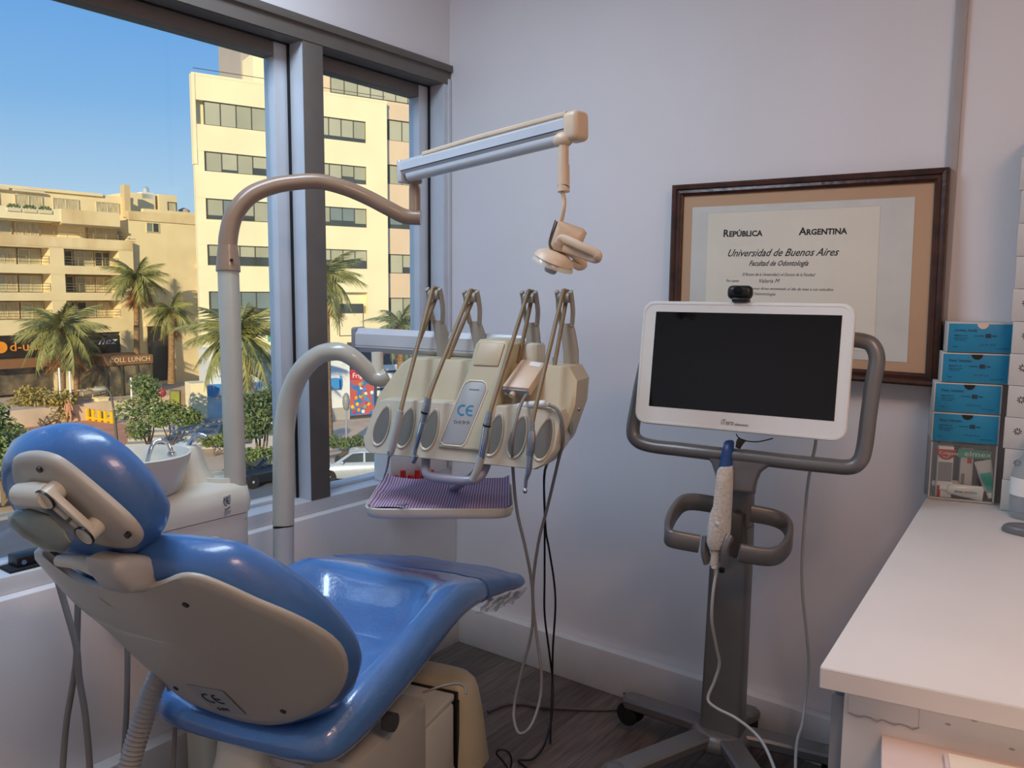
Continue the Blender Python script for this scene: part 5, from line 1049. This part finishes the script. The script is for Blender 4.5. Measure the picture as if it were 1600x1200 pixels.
for x0, x1, y0, b_ in ((200, 242, 300, 5), (248, 276, 303, 5)):
    q = fq = ([(2.67,9.61),(5.06,9.84),(5.4,9.71),(7.08,9.87)])[0 if x0 == 200 else 2:][:2]
    part('roof_block', B(AP, q[0][0], q[1][0], 5, 9, 7.4, q[0][1]), 'apt', ab, 0)
glazing(AP, ab, 2.3, 2.9, 4.95, 7.9, 9.0, 1, ('dark',), low=0); glazing(AP, ab, 6.2, 7.0, 4.95, 8.0, 9.1, 1, ('curtain',), low=0)
q = [(4.5,10.23),(5.04,10.78),(7.27,8.36),(7.91,9.21)]
part('roof_tank', B(AP, q[0][0] - .6, q[0][0] + .5, 5, 6, 9.2, 9.75), 'shopw', ab, 0); part('vent_cowl', MB().lathe([(.25, 9.7), (.28, 10.1), (.1, 10.3)], AP.p(q[0][0], 5.5, 0), seg=12), 'carw', ab)
part('water_tank', MB().lathe([(.5, 7.6), (.5, 8.6), (.1, 8.8)], AP.p(8.3, 6, 0), seg=14), 'greyw', ab)
# shops along the foot
part('shop_strip', B(AP, AL, -.9, .3, .6, -6.4, -2.05), 'shopg', ab, 0); part('shop_sign_band', B(AP, AL, -6.0, .1, .32, -3.7, -2.1), 'shop', ab, 0); part('shop_sign_band', B(AP, -4.4, -1.0, .1, .32, -3.6, -2.3), 'shop', ab, 0)
part('shop_pier', B(AP, -.9, .4, 0, .6, -6.4, -2.0), 'apt', ab, 0); part('awning', B(AP, -11, -6.2, -.8, .3, -4.4, -3.75), 'brown', ab, 0)
dsg = part('shop_logo', MB().lathe([(.25, 0), (.42, 0), (.42, .06), (.25, .06)], AP.p(-9.55, .08, -2.9), AP.n, 24), 'orange', ab)
text('lettering', 'd-uñas', .95, AP.p(-9.0, .05, -3.2), AP.u, ZZ, 'orange', dsg, ext=.02, width=2.6)
text('lettering', 'a', .5, AP.p(-9.68, .04, -3.06), AP.u, ZZ, 'orange', dsg, ext=.02)
text('lettering', 'ñez', .8, AP.p(-2.7, .08, -3.0), AP.u, ZZ, 'shopw', dsg, .4, .02, width=1.5)
part('inner_wall', B(AP, -6.0, -4.6, .2, .3, -6.4, -2.1), 'apt', ab, 0)
# glazed café pavilion in front of the shops
pv = root('cafe_pavilion', AP.p(-2.8, -4, -6.6), 'brown-roofed glass café pavilion before the shops', 'pavilion')
part('canopy', B(AP, -4.6, -.9, -5, -1.5, -4.25, -3.6), 'brown', pv, 0); part('glass_front', B(AP, -4.4, -1.0, -4.8, -4.75, -6.6, -4.25), 'shopg', pv, 0)
for k in range(4): part('post', B(AP, -4.5 + k*1.15, -4.38 + k*1.15, -4.95, -4.8, -6.8, -4.2), 'wframe', pv, 0)
text('lettering', 'ROLL LUNCH', .5, AP.p(-4.2, -5.03, -4.05), AP.u, ZZ, 'canvas', pv, ext=.01, width=3)

# ---- ground: street, plaza, lawns, steps
struct('ground', MB().bb((-160, -60, GZ - .3), (-.3, 150, GZ - .02)), 'pave', None, 0)
def patch(name, pts, z, m, kind='structure', th=.06):
    o = part(name, MB().prism([V((q[0], q[1], z)) for q in pts], V((0, 0, -th))), m, None, 0); o['kind'] = kind; return o
patch('street', [(-20, -50, 0), (-20, 90, 0), (-33, 90, 0), (-33, -50, 0)], GZ, 'road')
patch('kerb', [(-33, -50, 0), (-33, 90, 0), (-33.5, 90, 0), (-33.5, -50, 0)], GZ + .14, 'kerb', th=.2)
patch('verge', [(-14, -50, 0), (-14, 90, 0), (-20, 90, 0), (-20, -50, 0)], GZ + .10, 'grass', th=.2)
patch('path', [(-47.58,18.307,-7.8),(-59.124,20.758,-7.8),(-58.618,23.022,-7.8),(-57.138,25.413,-7.8),(-50.015,25.571,-7.8),(-43.981,23.889,-7.8),(-40.464,19.476,-7.8),(-41.184,16.82,-7.8)], GZ + .03, 'redp2')
patch('lawn', [(-59.187,23.696,-7.8),(-65.236,27.285,-7.8),(-64.089,29.239,-7.8),(-60.197,30.596,-7.8),(-53.889,26.977,-7.8),(-55.973,24.857,-7.8)], GZ + .06, 'grass'); patch('lawn', [(-63.594,20.005,-7.8),(-69.393,24.734,-7.8),(-69.978,28.381,-7.8),(-63.456,25.089,-7.8),(-57.894,21.074,-7.8),(-52.566,16.823,-7.8)], GZ + .06, 'grass')
patch('terrace', [tuple(AP.p(-30, -7, 0)), tuple(AP.p(-.5, -7, 0)), tuple(AP.p(4, -5, 0)), tuple(AP.p(12, -3, 0)), tuple(AP.p(12, 3, 0)), tuple(AP.p(-30, 3, 0))], -6.6, 'pave', th=1.2)
def steps(a, b, n, rise, run, w_, label):
    st_ = root('steps', a, label, 'steps'); a, b = V(a), V(b); d = (b - a); d.z = 0; d.normalize(); s_ = V((d.y, -d.x, 0))
    for k in range(n): part('step', MB().box(a + d*(run*(k + .5) ) + ZZ*(rise*(k+1)/2) + d*(run*(n-k)/2 - run/2), (w_, run*(n-k), rise*(k+1)), (s_, d, ZZ)), 'step', st_, 0)
steps((-40.554,23.073,-7.8), (-46.369,27.281,-7.8), 6, .17, .9, 6.2, 'broad grey stone steps in the shade below the plaza')
steps((-53.719,27.119,-7.8), (-58.2,29.524,-7.8), 4, .25, .8, 3.4, 'sunlit stone steps up to the apartment terrace')
pl = root('stone_planter', (-37.894,25.25,-7.8), 'long low grey planter right of the steps', 'planter'); part('planter_body', MB().prism([V((q[0], q[1], GZ)) for q in [(-38.907,24.177,-7.8),(-42.56,26.755,-7.8),(-39.58,29.214,-7.8),(-36.052,26.514,-7.8)]], ZZ*.9), 'lavgrey', pl, 0); part('soil', MB().prism([V((q[0], q[1], GZ + .9)) for q in [(-39.126,24.488,-7.8),(-42.052,26.598,-7.8),(-39.338,28.836,-7.8),(-36.475,26.659,-7.8)]], ZZ*.03), 'leafd', pl, 0)

# ---- pavilion of shops at the foot of the office block
SH = Facade(tuple(OF.p(0, -3, 0))[:2], 19)
sh = root('shop_pavilion', SH.p(5, 1, GZ), 'white shop pavilion with blue sign band before the office block', 'shop')
part('shop_body', B(SH, -.2, 8.4, .2, 3, GZ, -2.5), 'shopw', sh, 0); part('sign_band', B(SH, -.9, 8.4, -.5, .2, -5.45, -4.75), 'blueband', sh, 0)
q = [(1.79,-4.82),(4.49,-5.19),(3.65,-2.12),(4.58,-1.58),(1.76,-3.12),(4.48,-3.88)]
text('lettering', 'SIN CARGO', .5, SH.p(q[0][0] + .1, -.53, -5.32), SH.u, ZZ, 'white', sh, .15, .02, width=1.5); text('lettering', '11-5199', .5, SH.p(q[0][0] + 1.95, -.53, -5.32), SH.u, ZZ, 'white', sh, .15, .02, width=1.4)
us_ = part('green_sign', B(SH, q[2][0], q[2][0] + 2.2, .0, .2, q[2][1] + .02, q[3][1]), 'tealsign', sh, 0)
text('lettering', 'Uni', .5, SH.p(q[2][0] + .3, -.02, q[2][1] + .1), SH.u, ZZ, 'white', us_, ext=.01)
part('message_icon', MB().lathe([(.12, 0), (.19, 0), (.19, .03), (.12, .03)], SH.p(q[0][0] + 1.78, -.53, -5.1), SH.n, 16), 'tealsign', sh)
part('upper_sign', B(SH, .2, 8.3, .05, .2, -4.2, -2.9), 'shopw', sh, 0); text('lettering', 'U', 1.6, SH.p(q[4][0] + .1, .02, -4.1), SH.u, ZZ, 'bluead', sh, ext=.01); text('lettering', 'TS', .9, SH.p(q[5][0] - .75, .02, -3.9), SH.u, ZZ, 'ink', sh, .2, .01)
part('shop_window', B(SH, 1.6, 8.0, .1, .2, GZ + .3, -5.6), 'shopg', sh, 0); part('blue_poster', B(SH, -.75, 1.3, -.05, .1, GZ + .3, -5.55), 'bluead', sh, 0)
kq = [(-1.89,-6),(-0.92,-4.39)]
kk = root('white_kiosk', OF.p(kq[0][0], -5, GZ), 'small cream kiosk block left of the blue poster', 'kiosk'); part('kiosk_body', B(OF, kq[0][0], kq[1][0], -5, -3.5, kq[0][1] - .6, kq[1][1]), 'cream', kk, 0); part('kiosk_base', B(OF, kq[0][0] + .1, kq[1][0] - .1, -4.9, -3.6, GZ, kq[0][1] - .6), 'kerb', kk, 0)
# white wall, posters and board seen through the right-hand window
q = [(7.68,-7.97),(9.39,-3.42),(9.42,-7.56),(11.29,-4.98),(11.31,-7.71),(13.11,-2.62)]
wa = root('shop_wall', SH.p(q[0][0], 0, GZ), 'plain white shop wall with an oval blue sign, right window', 'wall sign')
part('wall_panel', B(OF, q[0][0] - .6, q[1][0], -3, -2.6, GZ + .9, -2.6), 'shopw', wa, 0)
part('base', B(OF, q[0][0] - .6, q[1][0], -2.95, -2.6, GZ, GZ + .9), 'kerb', wa, 0)
ov = [(8.68,-5.12)][0]; part('oval_sign', MB().ell(OF.p(ov[0], -3.05, ov[1]), .08, .13, .5, (OF.n, OF.u, ZZ)), 'blueband', wa)
fq_ = root('fruit_poster', SH.p(q[2][0], 0, q[2][1]), 'colourful poster with a red header on the shopfront', 'poster')
part('poster_sheet', B(OF, q[2][0], q[3][0], -3.0, -2.9, q[2][1], q[3][1]), 'poster', fq_, 0); hd_ = part('header', B(OF, q[2][0], q[3][0], -3.02, -2.9, q[3][1], q[3][1] + .75), 'redsign', fq_, 0)
text('lettering', 'Frigo', .5, OF.p(q[2][0] + .15, -3.03, q[3][1] + .15), OF.u, ZZ, 'white', hd_, ext=.01)
rr = random.Random(11)
for k in range(22):
    part('fruit', MB().ell(OF.p(rr.uniform(q[2][0] + .15, q[3][0] - .15), -3.02, rr.uniform(q[2][1] + .2, q[3][1] - .25)), .02, .14, .14, (OF.n, OF.u, ZZ), 10, 6), rr.choice(['yellow', 'redsign', 'blueband', 'tealsign', 'shopw', 'orange']), fq_, 60)
bd = root('menu_board', SH.p(q[4][0], 0, q[4][1]), 'dark board with rows of white lettering behind the console', 'sign')
part('board', B(OF, q[3][0] + .05, q[5][0] + 1.2, -3.0, -2.8, q[4][1], q[5][1]), 'board', bd, 0)
for k in range(6):
    zz_ = q[4][1] + .2 + k*.62; pn = part('row_panel', B(OF, q[3][0] + .2, q[5][0] + .6, -3.03, -3.0, zz_, zz_ + .42), 'shopw', bd, 0)
    if k < 2: text('lettering', ('Cau', 'WOOD')[k], .34, OF.p(q[3][0] + .3, -3.04, zz_ + .09), OF.u, ZZ, 'ink', pn, ext=.01)
part('dark_entry', B(OF, q[2][0], q[5][0] + 2, -2.8, -2.5, GZ, -2.3), 'board', bd, 0)

# ---- palms: trunk, green fronds, dry skirt
def frond_mesh(name, n, droop, lw, seed):
    r_ = random.Random(seed); mb = MB(); P_ = []
    for i in range(n + 1):
        t = i / n; P_.append(V((t*(1 - .25*droop*t), 0, .18*t - droop*t*t)))
    mb.tube(P_, [.014, .004], 4, cap=False)
    for i in range(2, n + 1):
        t = i / n; ln = .30 * (math.sin(math.pi * min(1, .12 + .88*t))**.6 + .12); d = (P_[i] - P_[i-1]).normalized()
        for s_ in (-1, 1):
            for q in (0, .25, .5, .75):
                b_ = P_[i-1].lerp(P_[i], q); tip = b_ + d*(ln*.5) + V((0, s_*ln*r_.uniform(.35, .65), -ln*r_.uniform(.3, .95))); w_ = d*lw
                mb.add([b_ - w_, b_ + w_, tip], [(0, 1, 2)])
    me = mb.mesh(name, 0); return me
FR = [frond_mesh('frond', 12, .62, .017, 1), frond_mesh('frond', 12, .85, .017, 2), frond_mesh('frond', 12, 1.1, .016, 3)]
def with_mat(me, m): c = me.copy(); c.materials.clear(); c.materials.append(M[m]); return c
FM = {m: [with_mat(f, m) for f in FR] for m in ('frond', 'fronddry', 'frondshade')}
def palm(base, top, R_, label, green='frond', nf=30, skirt=12, tr=.2, seed=0):
    r_ = random.Random(seed); base, top = V(base), V(top); p_ = root('palm_tree', base, label, 'palm tree', 'palm trees on the plaza')
    hgt = top.z - base.z
    part('trunk', MB().tube([base, base.lerp(top, .3), base.lerp(top, .8), top], [tr*1.25, tr, tr*.95, tr*.7], 10), 'trunk', p_)
    if skirt: part('crown_base', MB().lathe([(tr*.9, -R_*.30), (tr*1.9, -R_*.16), (tr*1.7, -.02), (tr*.5, R_*.06)], top, seg=12), 'fronddry', p_)
    for k in range(nf + skirt):
        sk_ = k >= nf; az = k*2.399963 + r_.uniform(-.2, .2); f = (k/nf)
        el_ = math.radians(72 - 92*f**.8 + r_.uniform(-8, 8)) if not sk_ else math.radians(r_.uniform(-78, -52))
        o = bpy.data.objects.new('dry_frond' if sk_ else 'frond', FM['fronddry' if sk_ else green][2 if sk_ else r_.choice((0, 0, 1)) if f < .6 else r_.choice((1, 2))]); COL.objects.link(o); o.parent = p_
        o.location = top - base + V((0, 0, -.1 if sk_ else .05)); s_ = R_*(.85 if sk_ else r_.uniform(.9, 1.15)); o.scale = (s_, s_, s_)
        o.rotation_euler = (r_.uniform(-.3, .3), -el_, az)
palm((-56.825,23.854,-7.042), (-57.258,24.283,-1.715), 3.1, 'large bushy palm in front of the shop signs', nf=40, skirt=16, tr=.26, seed=1)
palm((-58.541,30.239,-6.166), (-59.195,30.914,2.076), 2.5, 'tall slim palm with a brown skirt by the apartment block', nf=30, skirt=26, tr=.22, seed=2)
palm((-55.498,31.317,-5.783), (-55.894,31.772,-0.472), 2.2, 'medium palm between the tall slim palm and the lamp post', nf=26, skirt=8, tr=.24, seed=3)
palm((-37.215,24.714,-7.121), (-37.744,25.102,-1.569), 3.3, 'palm with spreading fronds behind the light post', nf=32, skirt=8, tr=.26, seed=4)
palm((-32.581,26.963,-6.897), (-33.375,27.607,1.863), 2.4, 'tall palm with grey drooping skirt beside the window post', nf=30, skirt=22, tr=.25, seed=5)
palm((-30.038,30.107,-7.048), (-30.571,30.61,-0.671), 1.9, 'shade-toned grey-green palm low in the right-hand window', 'frondshade', 28, 6, .2, 6)
palm((-59.139,25.831,-7.478), (-59.309,26.311,-3.178), 1.8, 'short dark palm standing just behind the large bushy one', 'frondshade', 18, 6, .2, 8)

# ---- bushes and small trees
def tree(name, base, blobs, m, label, cat, n=500, ls=.14, tr=.06, seed=0, group=None):
    r_ = random.Random(seed); base = V(base); t_ = root(name, base, label, cat, group); mb = MB()
    for c, rad in blobs:
        c = V(c)
        for k in range(n):
            d = V((r_.gauss(0, 1), r_.gauss(0, 1), r_.gauss(0, 1))).normalized() * (rad * r_.random()**.4); d.z *= .8; q = c + d
            a = V((r_.gauss(0, 1), r_.gauss(0, 1), r_.gauss(0, .6))).normalized() * ls; b_ = a.orthogonal().normalized() * (ls*.42)
            mb.add([q - a, q + b_, q + a, q - b_], [(0, 1, 2, 3)])
    part('foliage', mb, m, t_, 0)['kind'] = 'stuff'
    for c, rad in blobs: part('branch', MB().tube([base, base.lerp(V(c), .5) + V((.1, .1, 0)), V(c)], [tr, tr*.7, tr*.3], 7), 'bark', t_)
def at_blobs(l): return [(q[:3], r_) for q, r_ in l]
tree('yellow_bush', (-54.803,21.592,-7.8), list(zip([(-57.966,21.758,-6.916),(-56.595,22.85,-6.465),(-57.04,22.361,-7.561),(-55.933,23.223,-7.332),(-57.68,22.096,-6.04),(-55.734,23.528,-6.238)], (1.2, 1.4, 1.2, 1.0, 1.0, .9))), 'leafy', 'loose yellow-green bush on the sunlit plaza', 'bush', 420, .16, .05, 1)
tree('street_tree', (-41.854,21.765,-7.8), list(zip([(-39.951,20.628,-3.71),(-40.401,20.096,-5.086),(-39.436,20.821,-5.076),(-40.043,20.209,-6.18),(-39.72,20.729,-4.222)], (.8, .9, .9, .7, .7))), 'leafg', 'feathery green tree before the steps', 'tree', 420, .11, .06, 2)
tree('street_tree', (-41.022,22.446,-7.8), list(zip([(-38.829,21.277,-5.07),(-38.17,21.724,-5.406),(-37.751,22.029,-5.47),(-39.122,20.984,-5.587)], (.7, .8, .6, .6))), 'leafg', 'thin-trunked green tree right of the feathery one', 'tree', 400, .11, .05, 3)
tree('street_tree', (-32.803,22.64,-7.8), list(zip([(-31.697,21.683,-4.447),(-31.306,22.043,-3.975),(-31.111,22.057,-4.908),(-31.702,21.546,-5.382),(-32.046,21.465,-4.139)], (.8, .7, .8, .7, .6))), 'leafd', 'dark green tree between the two white posts', 'tree', 380, .14, .07, 4)
tree('street_tree', (-30.365,9.802,-6.565), list(zip([(-30.821,9.79,-4.232),(-30.333,10.123,-4.461),(-30.563,9.851,-5.164),(-30.067,10.175,-5.51),(-31.078,9.729,-3.299)], (.8, .7, .7, .5, .8))), 'leafg', 'pale green tree at the far left of the window', 'tree', 380, .12, .06, 5)
tree('low_hedge', (-32.429,22.368,-7.8), list(zip([(-31.006,20.654,-6.491),(-30.512,21.016,-6.546),(-30.026,21.386,-6.511),(-29.662,21.664,-6.477)], (.5, .6, .6, .5))), 'leafg', 'low green hedge behind the dark parked car', 'hedge', 300, .12, .04, 6)
tree('low_hedge', (-34.541,28.998,-7.8), list(zip([(-31.589,26.476,-6.71),(-31.033,26.884,-6.773),(-30.486,27.304,-6.699)], (.45, .4, .45))), 'leafd', 'small dark shrubs above the silver car', 'hedge', 260, .12, .04, 7)
tree('low_hedge', (-37.866,23.374,-7.8), list(zip([(-38.742,23.566,-7.137),(-38.171,24.005,-7.059),(-37.733,24.324,-7.126)], (.4, .5, .5))), 'leafg', 'green shrub by the planter wall right of the steps', 'hedge', 260, .12, .04, 8)
tree('low_hedge', (-51.065,18.058,-7.8), list(zip([(-52.385,18.366,-7.125),(-51.735,18.81,-7.43),(-51.085,19.255,-7.735)], (.9, .7, .6))), 'leafg', 'green shrubs at the left edge below the yellow bush', 'hedge', 300, .14, .05, 9)

# ---- street furniture
sl = root('street_lamp', (-43.002,20.585,-7.8), 'dark street lamp with a curved neck and pale green head', 'street lamp')
part('pole', MB().tube([(-43.739,20.961,-7.95),(-43.982,21.016,-6.268),(-44.182,21.022,-5.171),(-44.343,20.983,-4.586),(-44.536,20.869,-4.369),(-44.716,20.74,-4.334)], [.10, .075, .06, .055, .05, .05], 10, n=4), 'wframe', sl)
part('lamp_head', MB().ell(V((-44.831,20.648,-4.372)), .42, .42, .13), 'blind2', sl)
for k, (x, y0, y1, l_) in enumerate(((96, 645, 575, 'white post in front of the large palm trunk'), (111, 625, 580, 'white post right of the large palm trunk'), (206, 625, 590, 'short white post by the sunlit steps'), (237, 650, 600, 'white post behind the feathery tree'), (322, 672, 615, 'thin grey post beside the blue poster'))):
    solo('marker_post', MB().lathe([(.07, 0), (.07, 1), (.05, 1.01)], (0, 0, 0), seg=10), 'shopw' if k < 4 else 'kerb', l_, 'post').matrix_world = Matrix.Translation(V(([(-55.809,23.348,-7.112),(-55.348,23.818,-6.234),(-52.015,26.323,-6.2),(-50.846,27.047,-7.279),(-47.792,29.206,-8.208)])[k])) @ Matrix.Diagonal((1, 1, (y0 - y1)*56/1276, 1))
yf = root('yellow_barrier', (-53.756,24.877,-7.8), 'row of five yellow play posts on the plaza', 'barrier')
ya, yb = V((-55.454,24.917,-7.8)), V((-52.832,25.292,-7.8))
for k in range(5): part('yellow_post', MB().box(ya.lerp(yb, k/4) + ZZ*.42, (.3, .18, .84), WX, .03), 'yellow', yf, 0)
part('lower_bar', MB().tube([ya + ZZ*.2, yb + ZZ*.2], .09, 6), 'yellow', yf)
sn = root('picture_sign', (-47.761,26.938,-6.621), 'upright sign with a green landscape picture on the plaza', 'sign')
part('board', MB().prism([(-48.05,26.756,-6.371),(-47.469,27.182,-6.449),(-47.557,27.282,-5.272),(-48.135,26.854,-5.236)], V((-.1, .1, 0))), 'wframe', sn, 0); part('picture', MB().prism([(-47.913,26.748,-6.272),(-47.434,27.096,-6.351),(-47.509,27.182,-5.344),(-47.985,26.83,-5.307)], V((-.04, .04, 0))), 'grass', sn, 0)
part('sign_leg', MB().tube([(-47.729,26.902,-7.041),(-47.78,26.96,-6.368)], .06, 6), 'wframe', sn)
bl = root('red_balloon_figure', (-48.478,26.411,-6.544), 'red round play figure on a thin mast beside the sign', 'sculpture'); part('ball', MB().ell(V((-48.559,26.505,-5.45)), .3, .3, .3), 'redsign', bl); part('mast', MB().tube([(-48.462,26.393,-6.754),(-48.547,26.491,-5.619)], .03, 6).tube([(-48.578,26.527,-5.198),(-48.572,26.584,-4.819)], .02, 6), 'wframe', bl)
bx_ = root('service_box', (-56.178,26.217,-7.8), 'beige service box standing behind the yellow posts', 'box'); qq = V((-56.178,26.217,-7.8)); part('housing', MB().box(qq + ZZ*.7, (.9, .8, 1.4), WX, .03), 'apt', bx_, 0); part('lid', MB().box(qq + ZZ*1.44, (1.0, .9, .08), WX, .02), 'apt', bx_, 0)
def parasol(base, R_, label):
    b_ = V(base); p_ = root('parasol', b_, label, 'parasol', 'café parasols'); part('pole', MB().cyl(b_, b_ + ZZ*2.4, .035), 'wframel', p_)
    part('canopy', MB().lathe([(R_, 1.95), (R_*.55, 2.3), (.05, 2.6)], b_, seg=8, cap=False), 'canvas', p_, 0)
parasol((-63.529,22.73,-6.12), 1.3, 'pale café parasol at the far left edge'); parasol((-63.011,24.347,-6.324), .7, 'narrow pale café parasol near the large palm'); parasol((-63.479,25.278,-6.154), .8, 'café parasol half behind the large palm')
rr = random.Random(4)
for k in range(8):
    b_ = V(AP.p(-9.6 + k*.85, -4.5 + rr.uniform(-.6, .6), -6.6)); t_ = root('cafe_table', b_, ('leftmost pale café table on the shop terrace', 'second café table from the left on the terrace', 'third café table from the left on the terrace', 'fourth café table, left of the large palm', 'fifth café table, behind the large palm trunk', 'sixth café table, just right of the large palm', 'seventh café table from the left on the terrace', 'rightmost café table, nearest the glass pavilion')[k], 'table', 'café tables on the terrace')
    part('tabletop', MB().cyl(b_ + ZZ*.72, b_ + ZZ*.76, .4, seg=10), 'canvas', t_, 0); part('leg', MB().cyl(b_, b_ + ZZ*.72, .04, seg=6), 'wframel', t_, 0)
# walker: one skinned body
def person(base, hgt, label):
    b_ = V(base); f = hgt/1.7
    pts = [(0, 0, .92), (0, 0, 1.18), (0, 0, 1.42), (0, 0, 1.52), (0, 0, 1.64), (.0, .17, 1.36), (.06, .22, 1.10), (.16, .2, .9), (0, -.17, 1.36), (-.05, -.22, 1.10), (.05, -.2, .88), (0, .09, .86), (.1, .1, .47), (.02, .1, .06), (.14, .1, .03), (0, -.09, .86), (-.06, -.1, .47), (-.22, -.1, .09), (-.12, -.1, .04)]
    eds = [(0, 1), (1, 2), (2, 3), (3, 4), (2, 5), (5, 6), (6, 7), (2, 8), (8, 9), (9, 10), (0, 11), (11, 12), (12, 13), (13, 14), (0, 15), (15, 16), (16, 17), (17, 18)]
    rad = [.14, .13, .14, .055, .10, .06, .045, .035, .06, .045, .035, .085, .06, .04, .035, .085, .06, .04, .035]
    me = bpy.data.meshes.new('person'); me.from_pydata([(x*f, y*f, z*f) for x, y, z in pts], eds, [])
    o = obj('person', me, M['coral']); o.location = b_; tag(o, label, 'person')
    md = o.modifiers.new('skin', 'SKIN'); 
    for i, q in enumerate(me.skin_vertices[0].data): q.radius = (rad[i]*f, rad[i]*f); q.use_root = (i == 0)
    s_ = o.modifiers.new('subdivision', 'SUBSURF'); s_.levels = 1; s_.render_levels = 1
    part_ = obj('hair', MB().ell((-.02*f, 0, 1.68*f), .10*f, .10*f, .10*f, seg=10, rg=6).mesh('hair', 60), M['bark']); part_.parent = o
person((-55.028,23.462,-7.8), 1.7, 'person in coral clothes walking across the sunlit plaza')

# ---- cars
def car(base, yaw, m, label):
    b_ = V(base); c, s_ = math.cos(yaw), math.sin(yaw); X, Y = V((c, s_, 0)), V((-s_, c, 0)); A_ = (X, Y, ZZ); P_ = lambda x, y, z: b_ + X*x + Y*y + ZZ*z
    k_ = root('car', b_, label, 'car'); rings = []
    for x, w_, z0, z1 in ((-2.2, .70, .45, .78), (-2.12, .82, .32, .90), (-1.7, .88, .24, .98), (-.9, .90, .22, 1.0), (.3, .90, .22, .98), (1.0, .90, .22, .96), (1.6, .87, .24, .88), (2.05, .80, .30, .76), (2.2, .66, .38, .66)):
        rings.append([P_(x, y, z) for y, z in ((-w_*.9, z0), (-w_, z0 + .12), (-w_, z1 - .14), (-w_*.86, z1), (0, z1 + .03), (w_*.86, z1), (w_, z1 - .14), (w_, z0 + .12), (w_*.9, z0))])
    bd_ = part('body', MB().loft(rings), m, k_, 45)
    rings = []
    for x, w_, z0, z1 in ((-2.05, .70, .88, .92), (-1.55, .72, .95, 1.40), (-1.0, .70, .97, 1.50), (-.2, .70, .97, 1.52), (.35, .70, .96, 1.46), (1.15, .74, .93, .98)):
        rings.append([P_(x, y, z) for y, z in ((-w_*1.12, z0), (-w_*.86, z1 - .05), (-w_*.7, z1), (w_*.7, z1), (w_*.86, z1 - .05), (w_*1.12, z0))])
    part('cabin', MB().loft(rings), m, k_, 45)
    for s2 in (-1, 1):
        part('side_window', MB().prism([P_(x, s2*(.80 - .36*(z - .98)), z) for x, z in ((-1.45, 1.0), (-1.2, 1.38), (-.35, 1.42), (-.35, 1.0))], Y*(s2*.02)), 'dark', k_, 0)
        part('side_window', MB().prism([P_(x, s2*(.80 - .36*(z - .98)), z) for x, z in ((-.25, 1.0), (-.25, 1.42), (.25, 1.38), (.85, 1.0))], Y*(s2*.02)), 'dark', k_, 0)
        part('mirror', MB().ell(P_(.75, s2*.95, 1.02), .1, .08, .07), m, k_)
        for x in (-1.35, 1.35):
            wl_ = part('wheel', MB().lathe([(.2, -.1), (.31, -.1), (.335, -.06), (.335, .06), (.31, .1), (.2, .1)], P_(x, s2*.82, .335), Y, 24), 'tyre', k_, 50)
            hb = MB().lathe([(.03, .0), (.06, .0), (.06, .02), (.03, .02)], P_(x, s2*.905, .335), Y*s2, 12)
            for q in range(5): t = q*2*math.pi/5; hb.box(P_(x + .11*math.cos(t), s2*.905, .335 + .11*math.sin(t)), (.22, .02, .05), (X*math.cos(t) + ZZ*math.sin(t), Y, ZZ*math.cos(t) - X*math.sin(t)))
            part('hub', hb, 'carw', wl_, 0)
        part('head_lamp', MB().ell(P_(2.08, s2*.58, .68), .10, .16, .07), 'shopw', k_)
    part('windscreen', MB().prism([P_(.45, -.62, 1.43), P_(.45, .62, 1.43), P_(1.1, .74, 1.0), P_(1.1, -.74, 1.0)], (X*.5 + ZZ*.8)*.02), 'dark', k_, 0)
car(V((-27.484,24.535,-7.8)), math.radians(-133), 'carw', 'silver car parked in the street, seen through the right window')
car((-30.425,21.461,-7.8), math.radians(-95), 'cark', 'black car parked before the hedge between the posts')
car((-35.23,11.033,-7.633), math.radians(-95), 'carw', 'silver car at the bottom left corner of the window')
mt_ = root('meter_post', (-35.49,30.877,-7.8), 'slim grey parking meter before the white shop wall', 'meter'); part('pole', MB().tube([(-30.985,26.882,-7.047),(-31.151,27.072,-4.82)], .05, 8), 'lavgrey', mt_); part('head', MB().ell(V((-31.168,27.093,-4.58)), .2, .2, .5), 'midgrey', mt_)
